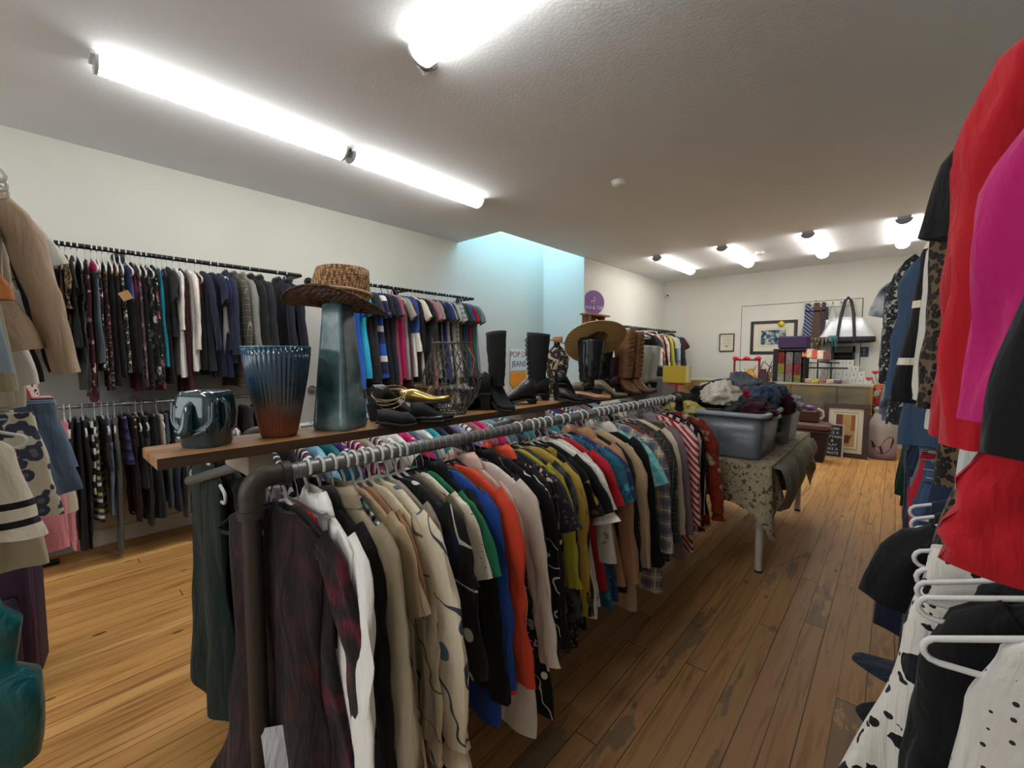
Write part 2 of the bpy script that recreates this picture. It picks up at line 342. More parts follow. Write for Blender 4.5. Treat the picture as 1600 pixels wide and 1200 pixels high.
o = obj('tape_patch', MB().lathe([(.0, 0), (.045, -.004), (.05, -.03), (.02, -.045), (0, -.047)], 9, mod=lambda a, z: 1 + .3 * sin(3 * a)), simple('crumpled_foil', '6f6a62', .4, .3, bump=1, bscale=60), None, (-1.9, 1.45, CEIL))
tag(o, 'crumpled grey foil lump on the ceiling at the end of the crosswise tube light', 'foil')
for X, lab in ((-2.8, 'leftmost of the four small ceiling lights over the back counter'), (-1.87, 'second from the left of the four ceiling lights over the back counter'),
               (-.88, 'third ceiling light from the left over the back counter'), (-.0, 'rightmost ceiling light over the back counter, seen end on')):
    fixture((X, 6.45, 0), (X, 7.95, 0), lab, M_diff2)
# unseen fixtures of the same make, added behind the viewer for fill light
for (a, b, lab) in (((-3.12, -2.2, 0), (-3.12, -.84, 0), 'unseen fill light added over the front of the shop by the left wall'), ((-1.6, -1.2, 0), (-.3, -1.2, 0), 'unseen fill light added crosswise over the front of the shop')):
    fixture(a, b, lab)
for (px, py, lab) in ((967, 287, 'round white smoke detector on the ceiling between the tube lights'), (1187, 396, 'small white ceiling sensor among the four back lights')):
    p = at(px, py, Z=CEIL - .02); t = thing('smoke_detector', lab, 'smoke detector', (p.x, p.y, CEIL))
    obj('base', MB().lathe([(.065, 0), (.065, -.012), (.0, -.012)], 28), M_trim, t); obj('cover', MB().lathe([(.055, -.012), (.055, -.03), (.045, -.04), (0, -.042)], 28), M_trim, t)
p = at(1042, 461, Y=BACK - .12); t = thing('security_camera', 'small white dome security camera high in the back corner', 'security camera', (p.x, BACK, p.z))
obj('mount', MB().tube([(0, 0, .02), (0, -.06, .02)], .02, 10), M_trim, t); obj('camera_body', MB().lathe([(0, -.045), (.03, -.035), (.045, 0), (.03, .035), (0, .045)], 16, (0, -.09, .0)), M_trim, t)
obj('lens', MB().tube([(.02, -.13, -.01), (.024, -.138, -.012)], .018, 12), simple('lens_black', 'jet', .1), t)

# ------------------------------------------------------------------ rails and racks
M_blackpipe = simple('black_pipe', '1d1e20', .4, .6); M_greypipe = simple('grey_steel_pipe', '7c7f80', .42, .65, bump=.1); M_elbow = simple('iron_fitting', '3d3733', .5, .5, bump=.2)
M_chrome = simple('chrome_rail', 'b0b2b4', .25, .9)
def wall_rail(X, z, y0, y1, r, mat, wx, label):
    t = thing('wall_rail', label, 'clothes rail', (X, y0, z)); L = y1 - y0
    obj('rail', MB().tube([(0, 0, 0), (0, L, 0)], r, 14), mat, t)
    for y in (.0, L / 2, L):
        obj('bracket', MB().tube([(0, y, 0), (wx - X, y, 0)], r * .9, 12), mat, t)
        obj('flange', MB().tube([(wx - X, y, 0), (wx - X + (.012 if wx < X else -.012), y, 0)], .045, 20), mat, t)
    return t
wall_rail(-4.2, 2.2, -.75, 1.72, .017, M_blackpipe, WL, 'black pipe rail high on the left wall holding dark dresses and jackets')
wall_rail(-4.2, 2.2, 1.92, 3.93, .017, M_blackpipe, WL, 'black pipe rail high on the left wall holding t-shirts by the blue alcove')
wall_rail(-4.2, 1.1, -.75, 1.72, .013, M_chrome, WL, 'thin chrome rail low on the left wall under the dark dresses')
wall_rail(-4.2, 1.1, 1.92, 3.93, .013, M_chrome, WL, 'thin chrome rail low on the left wall under the t-shirts')
wall_rail(.33, 2.02, .35, 5.2, .017, M_blackpipe, WR, 'black pipe rail high along the right wall')
wall_rail(.27, 1.13, .35, 5.2, .017, M_blackpipe, WR, 'black pipe rail low along the right wall')
wall_rail(-3.35, 1.93, 6.25, 8.7, .02, M_blackpipe, WL2, 'dark pipe rail on the wall beyond the alcove')
# crosswise rack near the left edge
t = thing('cross_rack', 'two-level clothes rack standing crosswise out from the left wall', 'clothes rack', (-2.9, -.24, 0))
for z in (2.13, 1.34): obj('rail', MB().tube([(-1.4, 0, z), (1.25, 0, z)], .016, 14), M_blackpipe, t)
for x in (-1.4, 1.25): obj('upright', MB().tube([(x, 0, 0), (x, 0, 2.14)], .018, 14), M_blackpipe, t); obj('foot', MB().tube([(x, -.3, .02), (x, .3, .02)], .02, 12), M_blackpipe, t)
# central double pipe rack
NX, FX, PZ, Y0, Y1 = -1.16, -1.84, 1.15, .34, 3.12
t = thing('pipe_rack', 'long grey double pipe clothes rack down the middle of the shop', 'clothes rack', (-1.5, Y0, 0))
for X in (NX, FX):
    dx = X + 1.5
    obj('rail', MB().tube([(dx, .05 if X == NX else .24, PZ), (dx, Y1 - Y0 - .05, PZ)], .021, 18), M_greypipe, t)
    if X == FX: obj('rail_end', MB().tube([(dx, -.02, PZ), (dx, .17, PZ)], .021, 18), M_greypipe, t)
    for y, s in ((0 if X == NX else .19, 1), (Y1 - Y0, -1)):
        pts = [(dx, y + s * .075, PZ), (dx, y + s * .04, PZ)] + [(dx, y + s * .04 * (1 - sin(a)), PZ - .04 + .04 * cos(a)) for a in [pi / 2 * k / 6 for k in range(1, 7)]] + [(dx, y, PZ - .08)]
        e = obj('elbow', MB().tube(pts, .027, 16), M_elbow, t); obj('collar', MB().tube([(dx, y, PZ - .075), (dx, y, PZ - .095)], .031, 16), M_elbow, e); obj('collar', MB().tube([(dx, y + s * .07, PZ), (dx, y + s * .09, PZ)], .031, 16), M_elbow, e)
        obj('leg', MB().tube([(dx, y, PZ - .06), (dx, y, .01)], .022, 16), M_elbow, t); obj('foot_flange', MB().tube([(dx, y, .012), (dx, y, 0)], .05, 20), M_elbow, t)
for y in (.06, 1.4, 2.7):
    obj('support_block', MB().box(-.1, .12, y, y + .07, PZ - .05, 1.168, bev=.003), simple('block_wood', '9d9384', .7, bump=.2), t)
    obj('brace', MB().tube([(.05, y + .035, PZ - .05), (NX + 1.5 - .0, y + .03 - (.08 if y < 1 else 0), PZ - .14)], .016, 12), M_greypipe, t)
    obj('brace', MB().tube([(-.05, y + .035, PZ - .05), (FX + 1.5, y + .03 - (.08 if y < 1 else 0), PZ - .14)], .016, 12), M_greypipe, t)
def woodmat(name, c0, c1, axis, sc=1):
    if name in MATS: return MATS[name]
    m, nt, b = newmat(name); tc = N(nt, 'ShaderNodeTexCoord'); mp = N(nt, 'ShaderNodeMapping'); s = [28 * sc] * 3; s[axis] = 2 * sc; mp.inputs['Scale'].default_value = s
    nt.links.new(tc.outputs['Object'], mp.inputs[0]); nz = N(nt, 'ShaderNodeTexNoise'); nz.inputs['Scale'].default_value = 1; nz.inputs['Detail'].default_value = 7; nz.inputs['Distortion'].default_value = 1.2
    nt.links.new(mp.outputs[0], nz.inputs['Vector']); nt.links.new(ramp(nt, nz.outputs['Fac'], [(.32, lin(c0)), (.66, lin(c1))], False), b.inputs['Base Color']); b.inputs['Roughness'].default_value = .5; MATS[name] = m; return m
PT = 1.2
pl = thing('shelf_plank', 'long narrow brown wooden plank laid along the top of the pipe rack', 'shelf', (-1.43, .19, 0))
obj('board', MB().box(-.1, .1, 0, 2.93, 1.17, PT, bev=.003), woodmat('plank_wood', '74502f', 'a67848', 1), pl)
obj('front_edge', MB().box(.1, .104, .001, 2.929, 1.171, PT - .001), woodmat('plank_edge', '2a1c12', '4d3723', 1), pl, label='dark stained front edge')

# ------------------------------------------------------------------ hangers
M_whiteplastic = simple('white_plastic', 'c9c8c6', .35); M_velvet = simple('black_velvet', 'black', .95); M_wire = simple('hanger_wire', '9fa1a4', .3, .8)
def hook_pts(R=.024, drop=-.075):
    p = [(cos(radians(a)) * R, 0, sin(radians(a)) * R) for a in range(-25, 181, 20)]
    return p + [(-R, 0, -.008), (-R * .7, 0, -.028), (-R * .15, 0, -.045), (0, 0, -.06), (0, 0, drop)]
def hanger_meshes(kind, R):
    up = .0
    if kind == 'plastic':
        k = MB().tube(hook_pts(R), .0042, 8); b = MB().tube([(0, 0, -.07), (.03, 0, -.082), (.195, 0, -.147), (.206, 0, -.151), (.2135, 0, -.159), (.2165, 0, -.169), (.214, 0, -.179), (.207, 0, -.186), (.196, 0, -.189), (0, 0, -.186), (-.196, 0, -.189), (-.207, 0, -.186), (-.214, 0, -.179), (-.2165, 0, -.169), (-.2135, 0, -.159), (-.206, 0, -.151), (-.195, 0, -.147), (-.03, 0, -.082), (0, 0, -.07)], .0052, 10); return k, b
    if kind == 'velvet':
        k = MB().tube(hook_pts(R), .0016, 6); b = MB().tube([(0, 0, -.07), (.04, 0, -.085), (.15, 0, -.125), (.215, 0, -.168), (.2, 0, -.18), (0, 0, -.18), (-.2, 0, -.18), (-.215, 0, -.168), (-.15, 0, -.125), (-.04, 0, -.085), (0, 0, -.07)], .0075, 8, flat=.45); return k, b
    if kind == 'clip':
        k = MB().tube(hook_pts(R), .0016, 6); b = MB().tube([(-.18, 0, -.085), (.18, 0, -.085)], .003, 8)
        for x in (-.14, .14): b.box(x - .012, x + .012, -.006, .006, -.12, -.078)
        return k, b
    k = MB().tube(hook_pts(R), .0016, 6); b = MB().tube([(0, 0, -.06), (0, 0, -.075), (.2, 0, -.155), (.205, 0, -.165), (-.205, 0, -.165), (-.2, 0, -.155), (0, 0, -.075)], .0016, 6); return k, b
HM = {}
HMAT = {'plastic': (M_whiteplastic, M_whiteplastic), 'velvet': (M_wire, M_velvet), 'clip': (M_wire, M_wire), 'wire': (M_wire, M_wire)}
HNAME = {'plastic': 'white plastic hanger', 'velvet': 'black velvet hanger with wire hook', 'clip': 'chrome clip hanger', 'wire': 'thin wire hanger'}
def hanger(kind, R, loc, rz, railname, colour=None, label=None):
    key = (kind, R, colour)
    if key not in HM:
        k, b = hanger_meshes(kind, R); mk = k.mesh('hook'); mb_ = b.mesh('hanger_frame'); m1, m2 = HMAT[kind]
        if colour: m1 = m2 = simple('plastic_' + colour, colour, .35)
        mk.materials.append(m1); mb_.materials.append(m2); HM[key] = (mk, mb_)
    o = obj('clothes_hanger', HM[key][1], None, None, loc, (0, 0, rz)); obj('hook', HM[key][0], None, o)
    tag(o, label or f'{(colour + " plastic hanger") if colour else HNAME[kind]} {railname}', 'hanger', None if label else f'{colour or ""} {HNAME[kind]}s {railname}'.strip()); return o

# ------------------------------------------------------------------ garments
def sup(a, e=.8):
    c, s = cos(a), sin(a); return (math.copysign(abs(c) ** e, c), math.copysign(abs(s) ** .7, s))
def body_rings(prof, n, ht, ph, amp, seed, k=26, wr=.0065, ruch=0):
    rings = []; z0 = prof[0][0]; z1 = prof[-1][0]
    for z, hw, th in prof:
        q = (z - z0) / (z1 - z0); A = amp * max(0, q - .12) ** .8; r = []
        for i in range(n):
            a = 2 * pi * i / n; cx, sy = sup(a); x = hw * cx * (1 + .03 * q * sin(5 * z + seed)); y = ht * th * sy
            y += A * sin(k * x + ph + 1.7 * z) + wr * noise.noise((x * 9 + seed, sy * 2, z * 5)) * min(1, q * 6)
            x += .012 * q * noise.noise((seed * 3.1, sy, z * 4))
            if ruch: y += ruch * sin(z * 95 + 3 * noise.noise((x * 7, seed, z * 3)) * 3) * min(1, q * 3) * (1 if sy >= 0 else -1) ; x += ruch * .8 * sin(z * 90 + seed + 2 * noise.noise((seed, x * 3, z * 5))) * (1 if cx > 0 else -1)
            zz = z + (.012 * sin(k * x * .5 + seed) if q > .97 else 0)
            r.append((x, y, zz))
        rings.append(r)
    return rings
def interp(keys, m):
    out = []
    for i in range(m):
        t = i / (m - 1); z = keys[0][0] + (keys[-1][0] - keys[0][0]) * (t ** 1.25)
        for (a, b) in zip(keys, keys[1:]):
            if a[0] >= z >= b[0]:
                u = (a[0] - z) / max(1e-6, a[0] - b[0]); u2 = u * u * (3 - 2 * u) if a[0] - b[0] > .06 else u
                out.append((z, a[1] + (b[1] - a[1]) * u2, a[2] + (b[2] - a[2]) * u2)); break
        else: out.append(keys[-1])
    return out
def tube_rings(path, n, ph, seed, wr=.004):
    """path of (x, y, z, half width, half thickness)"""
    m = len(path); rings = []
    for i, (x, y, z, a, b) in enumerate(path):
        p = path[max(i - 1, 0)]; q = path[min(i + 1, m - 1)]; t = Vector((q[0] - p[0], 0, q[2] - p[2])).normalized(); u = Vector((-t.z, 0, t.x))
        if u.x < 0 and t.z < -.3: u = -u
        r = []
        for k in range(n):
            an = 2 * pi * k / n; w = wr * noise.noise((cos(an) * 1.5 + seed, sin(an) * 1.5, z * 9)) * 1.6
            pt = Vector((x, y, z)) + u * (a * cos(an) + w) + Vector((0, 1, 0)) * (b * sin(an) + w * .7); r.append(pt)
        rings.append(r)
    return rings
SPREAD = [1.0]
def sleeve(side, kind, ht, seed, n, m, y0=0, L=None, puff=False, spread=0.0):
    r = random.Random(seed * 7 + side); L = L or (.56 if kind == 'long' else .2); path = []
    sw = (.035 + r.random() * .05) * SPREAD[0] + spread
    for i in range(m):
        t = i / (m - 1)
        if t < .2: x = .165 + .04 * t / .2; z = -.15 - .02 * t / .2
        x = .16 + .06 * min(1, t / .22) + sw * t * (1 if kind == 'long' else 1.15); z = -.145 - .05 * min(1, t / .22) - (L - .05) * max(0, (t - .1) / .9)
        a = (.052 - .016 * t) if kind == 'long' else .055 + .004 * t
        if puff: a = .05 + .045 * sin(pi * min(1, t * 1.08)) ** 1.2 if t < .93 else .05
        y = y0 + .008 * sin(3 * t + seed)
        path.append((side * x, y, z, a * (1 if t > .1 else .75), max(.011, ht * (.95 - .15 * t)) * (1.5 if puff else 1)))
    return tube_rings(path, n, 0, seed, .009)
KINDS = {'long', 'tee', 'tank', 'dress', 'gown', 'skirt', 'pants', 'shorts', 'coat'}
def garment(desc, kind, spec, L, loc, rz, ht, ph, seed, hi=1, opts=''):
    mat = fabric(spec); name = desc.split(' with ')[0].split(' slipping ')[0].split()[-1].replace('-', '_'); n = (28, 44, 72)[hi]; m = (16, 26, 46)[hi]
    W = .205; body = MB(); amp = min(.018, ht * .9)
    if kind in ('skirt', 'shorts', 'pants'):
        if kind == 'skirt':
            fl = .37 if 'wide' in opts else .30 if 'flare' in opts else .23
            keys = [(-.095, .165, .8), (-.13, .17, .9), (-.3, .2, 1), (-L, fl, 1.5)]
            body.loft(body_rings(interp(keys, m), n, ht, ph, amp * 1.3, seed), cap=True)
        else:
            cr = .30
            keys = [(-.095, .17, .8), (-.12, .172, .9), (-cr, .2, 1)]
            body.loft(body_rings(interp(keys, max(8, m // 3)), n, ht, ph, amp * .3, seed), cap=True)
            for s in (-1, 1):
                mm = m if kind == 'pants' else m // 2; path = []
                for i in range(mm):
                    t = i / (mm - 1); z = -cr + .05 - (L - cr + .05) * t; path.append((s * (.105 + .012 * t), .006 * sin(4 * t + seed), z, .096 - .022 * t * (kind == 'pants') + (.02 * t if kind == 'shorts' else 0), ht * (1 - .1 * t)))
                body.loft(tube_rings(path, n // 2, 0, seed + s, .007), cap=True)
        o = obj(name, body, mat, None, loc, (0, 0, rz))
        if kind != 'skirt' or 'belt' in opts:
            obj('waistband', MB().loft(body_rings(interp([(-.09, .169, 1.0), (-.128, .175, 1.08)], 3), n, ht, ph, 0, seed, wr=0), cap=True), mat, o)
        return o, name
    if kind in ('long', 'tee', 'coat'):
        keys = [(-.078, .06, .5), (-.086, .085, .8), (-.115, .15, .9), (-.145, W, .85), (-.19, W - .01, 1), (-.4, W - .02, 1.05), (-L, W + (.055 if kind != 'coat' else .07), 1.25)]
    elif kind == 'poncho': keys = [(-.078, .06, .5), (-.1, .1, .9), (-.2, .19, 1), (-.42, .23, 1.3), (-L, .25, 1.6)]
    elif kind == 'tank': keys = [(-.1, .09, .5), (-.13, .13, .8), (-.24, .165, 1), (-.4, .175, 1.05), (-L, .215, 1.25)]
    elif kind == 'dress': keys = [(-.085, .085, .6), (-.13, .17, .8), (-.2, .175, 1), (-.48, .155, 1), (-.7, .2, 1.3), (-L, .33 if 'wide' in opts else .25, 1.7)]
    else: keys = [(-.1, .09, .6), (-.2, .12, .9), (-.45, .1, 1), (-.72, .15, 1.4), (-L, .215, 2.3)]
    prof = interp(keys, m); rg = body_rings(prof, n, ht, ph, amp, seed, ruch=.009 if 'ruch' in opts else 0)
    if 'tier' in opts:
        out = []
        for i, r in enumerate(rg):
            z = prof[i][0]; q = max(0, (-z - .66)); fr = (q / .062) % 1.0; k = 1 + (.34 * fr ** .7 - .08) * (q > 0); out.append([(x * k, y * (k + .5 * fr) + .014 * fr * sin(x * 60 + z * 31), zz - .02 * fr * noise.noise((x * 14, y * 14, z * 5))) for x, y, zz in r])
        rg = out
    body.loft(rg, cap=True); o = obj(name, body, mat, None, loc, (0, 0, rz))
    if kind in ('long', 'coat', 'tee'):
        kk = 'long' if kind != 'tee' else 'tee'; ns = (12, 16, 24)[hi]; ms = (9, 14, 26)[hi]; cf = None
        for s in (-1, 1):
            SL = {'coat': .6}.get(kind); sp = .07 if 'spread' in opts else .03 if kind == 'coat' else 0
            if 'sl' in opts.split(): SL = .34 if L < .5 else .42
            rr = sleeve(s, kk, ht * (1.15 if kind == 'coat' else .95), seed, ns, ms, 0, SL, 'puff' in opts, sp)
            if 'spread' in opts:
                rr = [[Vector((p.x + (p.x - s * (.2 + .09 * i / ms)) * .9 * (i / ms), p.y * (1 + .35 * i / ms), p.z)) for p in q] for i, q in enumerate(rr)]
            sm = fabric('lace:white,offwhite:60') if 'lacesleeve' in opts else mat
            so = obj('sleeve', MB().loft(rr, cap=True), sm, o)
            if 'cuff' in opts or 'puff' in opts:
                c = rr[-1]; ctr = sum((Vector(p) for p in c), Vector()) / len(c)
                f1 = [ctr + (Vector(p) - ctr) * .75 for p in c]; f2 = [ctr + (Vector(p) - ctr) * (1.25 + .25 * sin(6 * i)) + Vector((0, 0, -.05)) for i, p in enumerate(c)]
                obj('cuff', MB().loft([c, f1, f2], cap=True), sm, so)
    if 'collar' in opts or kind == 'coat':
        cm = fabric('solid:' + opts.split('collar=')[1].split()[0]) if 'collar=' in opts else mat; q = []
        for z, a, b in ((-.09, .08, .02), (-.062, .058, .02), (-.05, .056, .019), (-.07, .085, .026), (-.1, .105, .024)): q.append([(a * cos(2 * pi * i / 20), min(b, ht * 1.3) * sin(2 * pi * i / 20), z + .01 * cos(2 * pi * i / 20) ** 2) for i in range(20)])
        obj('collar', MB().loft(q, cap=False), cm, o)
    if 'strap' in opts or kind in ('tank', 'gown'):
        for s in (-1, 1): obj('strap', MB().tube([(s * .075, 0, -.19), (s * .085, 0, -.13), (s * .08, 0, -.098), (s * .085, .006, -.13)], .0045, 6, flat=.5), mat, o)
    if 'tag' in opts:
        obj('price_tag', MB().box(-.001, .001, -.03, .03, -.3, -.24, M=Matrix.Translation((.235, 0, -.1)) @ Matrix.Rotation(.5, 4, 'X')), simple('kraft_card', '9a7448', .8), o, label='brown card price tag')
    return o, name

RAILS = {}
ALLG = []
def run_rail(key, phrase, entries, f, rz, R, near_x, hang, jitter=5, htmax=.022, lo=0, hi=9, order=1):
    """entries: 'px or =pos | description | kind | fabric | length | options'"""
    rows = []
    for e in entries:
        p = [s.strip() for s in e.split('|')]
        pos = float(p[0][1:]) if p[0].startswith('=') else solve(float(p[0]), lambda t: f(t, near_x), lo, hi)
        rows.append([pos, p[1], p[2], p[3], float(p[4]), p[5] if len(p) > 5 else ''])
    rows.sort(key=lambda r: r[0])
    for i in range(1, len(rows)):      # keep them from sharing one place
        rows[i][0] = max(rows[i][0], rows[i - 1][0] + .026)
    rnd = random.Random(sum(map(ord, key))); made = []
    for i, r in enumerate(rows):
        g = min(r[0] - rows[i - 1][0] if i else .08, rows[i + 1][0] - r[0] if i + 1 < len(rows) else .08)
        ht = max(.0105, min(htmax, g * .46)); loc = f(r[0], 0); wx = Vector(f(r[0], near_x)); d = (wx - EYE).length
        hi_ = 2 if d < 1.75 else 1 if d < 3.6 else 0; rr = rz + radians(rnd.uniform(-jitter, jitter)) * min(1, g / .05); seed = rnd.random() * 50
        if 'rot=' in r[5]: rr = rz + radians(float(r[5].split('rot=')[1].split()[0]))
        gl = loc
        if 'dx=' in r[5]: gl = f(r[0], float(r[5].split('dx=')[1].split()[0]))
        if 'dz=' in r[5]: gl = (gl[0], gl[1], gl[2] + float(r[5].split('dz=')[1].split()[0]))
        o, nm = garment(r[1], r[2], r[3], r[4], gl, rr, ht, r[0] * 6 + 1, seed, hi_, r[5])
        hk = hang(r[0], r[2], rnd); colr = None
        if isinstance(hk, tuple): hk, colr = hk
        if 'h=' in r[5]: hk = r[5].split('h=')[1].split()[0]
        ho = hanger(hk, R + (.005 if hk == 'plastic' else .002), loc, rr, phrase, colr); ho['group'] = f'clothes hangers {phrase}'; made.append((o, r[1], nm, ho, (colr + ' plastic hanger') if colr else HNAME[hk]))
    ds = [m[1] for m in made]
    short = lambda s: ' '.join(s.split(' with ')[0].split()[-3:])
    for i, (o, d, nm, ho, hn) in enumerate(made):
        ho['label'] = f"{hn.replace(' with wire hook', '')} holding the {d}"
        lab = f'{d} {phrase}'
        if ds.count(d) > 1:
            if i: lab = f'{d} {phrase}, just beyond the {short(ds[i-1])}'
            elif len(ds) > 1: lab = f'{d} {phrase}, first before the {short(ds[1])}'
        tag(o, lab, nm.replace('_', ' ')); ALLG.append(o)

# ------------------------------------------------------------------ clothes on the rails
def railY(X, z): return lambda t, off: (X + off, t, z)
def hang_near(t, k, rnd):
    if k in ('pants', 'skirt', 'shorts'): return 'clip'
    if t < .80: return 'plastic'
    if t < 1.32: return 'velvet' if rnd.random() < .9 else 'wire'
    if t < 1.55 or 1.95 < t < 2.5: return 'plastic'
    return rnd.choice(['plastic', 'velvet', 'plastic'])
run_rail('near', 'on the near pipe rail', [
 '=.385 | long dark dress with dull red roses | dress | mottle:12090c,1f0b10,32100f:16 | 1.0 | h=velvet wide rot=17',
 '=.42 | black and crimson rose blouse | long | mottle:110a0d,190b0f,4a1020:14 | .8 | h=plastic rot=8 sl',
 '=.45 | small red strappy camisole with black lace | tank | block:brightred,jet:-.22 | .4 | h=clip',
 '=.475 | crisp white long-sleeved shirt | long | solid:dcdad6 | .95 | collar dx=.05',
 '=.51 | plain black long coat | coat | solid:jet | .95 | ',
 '=.545 | taupe beige long cardigan | coat | solid:8f816c | 1.0 | dx=.05',
 '=.58 | teal, white and black striped dress | dress | vstripe:2c4f56,b9bcbc,17171a,4f7f86,8d9094:16 | 1.0 | h=plastic',
 '=.605 | sand-coloured knit top | tee | solid:ac9677 | .7 | ',
 '=.63 | light brown cotton t-shirt | tee | solid:9a6f52 | .66 | ',
 '=.655 | cream blouse with brown leaf sprays | long | sprig:c9bba0,6e5c48,7d6a55:11 | 1.0 | dx=.03',
 '=.69 | cream satin puff-sleeved blouse with blue leaves | long | sprig:cfc3ab,39424e,4d5f78:9 | .80 | puff cuff dx=.05',
 '=.72 | grey-beige linen tunic | long | solid:9b9182 | .95 | ',
 '=.75 | black tunic with white palm leaves | long | sprig:131316,bfbab0,d8d4ca:9 | .93 | sl dx=.05',
 '=.775 | navy jersey top | tee | solid:navy | .7 | ',
 '=.80 | mushroom brown button shirt | long | solid:6f6250 | .95 | sl',
 '=.825 | white speckled shell top | tee | dots:d8d0bd,4c4239:50 | .6 | ',
 '=.85 | bottle green jersey top | tee | solid:green | .62 | ',
 '=.875 | black velvet blazer | coat | solid:jet | .72 | ',
 '=.905 | royal blue long-sleeved blouse | long | solid:1b4390 | .84 | h=velvet dx=.05',
 '=.935 | olive camouflage blouse | long | mottle:3e3d2a,5f5940,2c2a1e:16 | .7 | ',
 '=.965 | coral orange long-sleeved blouse | long | solid:cc4228 | .76 | h=velvet dx=.07',
 '=.995 | pale pink sleeveless blouse | tank | solid:d79c8c | .7 | h=velvet',
 '=1.03 | blush pink chiffon shirt | long | solid:d8b4a8 | 0.83 | collar h=velvet',
 '=1.06 | sheer white tunic | long | solid:c9c0b6 | 0.99 |  dx=.06',
 '=1.09 | black blouse with small white prints | long | floral:141416,c5c2bd,55555a:30 | 0.85 | ',
 '=1.12 | black cardigan | coat | solid:jet | 0.82 | ',
 '=1.15 | black and white palm print tunic | long | sprig:121215,d0ccc4,e0dcd4:15 | 0.97 |  dx=.05',
 '=1.18 | dark navy dress | dress | solid:12172b | 0.92 | ',
 '=1.21 | coral-edged black jacket | coat | solid:1d1517 | 0.77 | collar=coral',
 '=1.24 | black blouse with pink blossoms | long | floral:151217,a65a5e,caa79a:15 | 0.81 | sl',
 '=1.27 | charcoal lace top | tee | lace:2a2b30,5c5d63:45 | 0.77 | ',
 '=1.30 | chartreuse tie-neck blouse | long | solid:a9a036 | 0.69 | sl',
 '=1.33 | black and grey brushed print blouse | long | mottle:121214,4b4c52,1c1c20:18 | 0.85 | ',
 '=1.37 | mustard yellow long-sleeved top | long | solid:a88c3c | 0.73 | h=velvet dx=.03',
 '=1.41 | black blouse with dark green ferns | long | floral:101210,2f4034,6b6a50:20 | 0.87 | ',
 '=1.45 | black blouse with golden flowers | tee | floral:121112,a77f2c,4a3c1c:11 | 0.83 | ',
 '=1.49 | plain black t-shirt | tee | solid:jet | 0.79 | ',
 '=1.54 | white eyelet blouse with ruffled lace sleeves | tee | solid:dcd6ca | 0.83 | lacesleeve cuff h=plastic',
 '=1.58 | white blouse with faint grey flowers | long | floral:c9c5bd,8b8b8e,b3afa8:18 | 0.77 | sl',
 '=1.63 | scarlet t-shirt | tee | solid:a81723 | 0.73 | ',
 '=1.68 | teal blue floral tunic | tee | floral:1f5a70,3d8a94,16323f:17 | 0.83 | ',
 '=1.73 | dark denim blue lace top | tee | lace:26365c,4f6390:34 | 0.81 | ',
 '=1.79 | tan wool coat | coat | solid:ab8160 | 0.77 | h=plastic',
 '=1.84 | black blouse with tiny dots | long | dots:161518,9a8f88:40 | 0.83 | ',
 '=1.90 | beige long-sleeved shirt | long | solid:b2977a | 0.93 |  dx=.03',
 '=1.95 | mint green camisole | tank | solid:4d8a74 | 0.81 | ',
 '=2.00 | black blazer with pale lapels | coat | solid:jet | 0.77 | collar=offwhite',
 '=2.05 | aqua patterned blouse | tee | mottle:4fa3a5,8dc5c4,2d6f78:20 | 0.67 | ',
 '=2.10 | blue and cream plaid shirt | long | plaid:a59a86,3d4a6e,c9bda2:14 | 0.93 |  dx=.05',
 '=2.16 | pale blue shirt | long | solid:8fa6bd | 0.67 | ',
 '=2.22 | rust brown shirt | long | solid:7c3a28 | 0.89 | ',
 '=2.28 | dark green plaid flannel shirt | long | plaid:23302c,3b4a46,5c6661:18 | 0.85 | ',
 '=2.34 | brown and white leaf print blouse | long | floral:4a382e,9c8c7c,2c211c:18 | 0.85 | ',
 '=2.40 | cream long-sleeved blouse | long | solid:cfc4ad | 0.73 | ',
 '=2.45 | olive green skirt | skirt | solid:4f4c36 | .8 | ',
 '=2.50 | dusty lilac cardigan | coat | solid:86757c | 0.91 | ',
 '=2.55 | grey knitted vest | tank | solid:7f807e | 0.87 | ',
 '=2.61 | red and white diagonal striped shirt | long | dstripe:b3202e,d9cfc8:26 | 0.87 | h=plastic dx=.04',
 '=2.66 | blush pink long shirt | long | solid:cfa79c | 0.91 | ',
 '=2.71 | crimson rose print blouse | long | floral:7c1220,c9a9a2,4a0d16:18 | 0.87 | ',
 '=2.77 | black and white vertical striped shirt | long | vstripe:121214,cfcac2:22 | 0.83 | ',
 '=2.83 | plain black pullover | long | solid:jet | 0.81 | ',
 '=2.90 | rust satin scarf-print blouse with cream border | long | mottle:8a2f18,6b1c12,d8c8b0:9 | 0.83 | cuff h=velvet dx=.05',
 '=2.96 | burgundy and cream paisley dress | dress | floral:5a1a20,c3b39c,3b1014:20 | 0.89 | ',
], railY(NX, PZ), 0, .0205, .22, hang_near, jitter=4, htmax=.024)

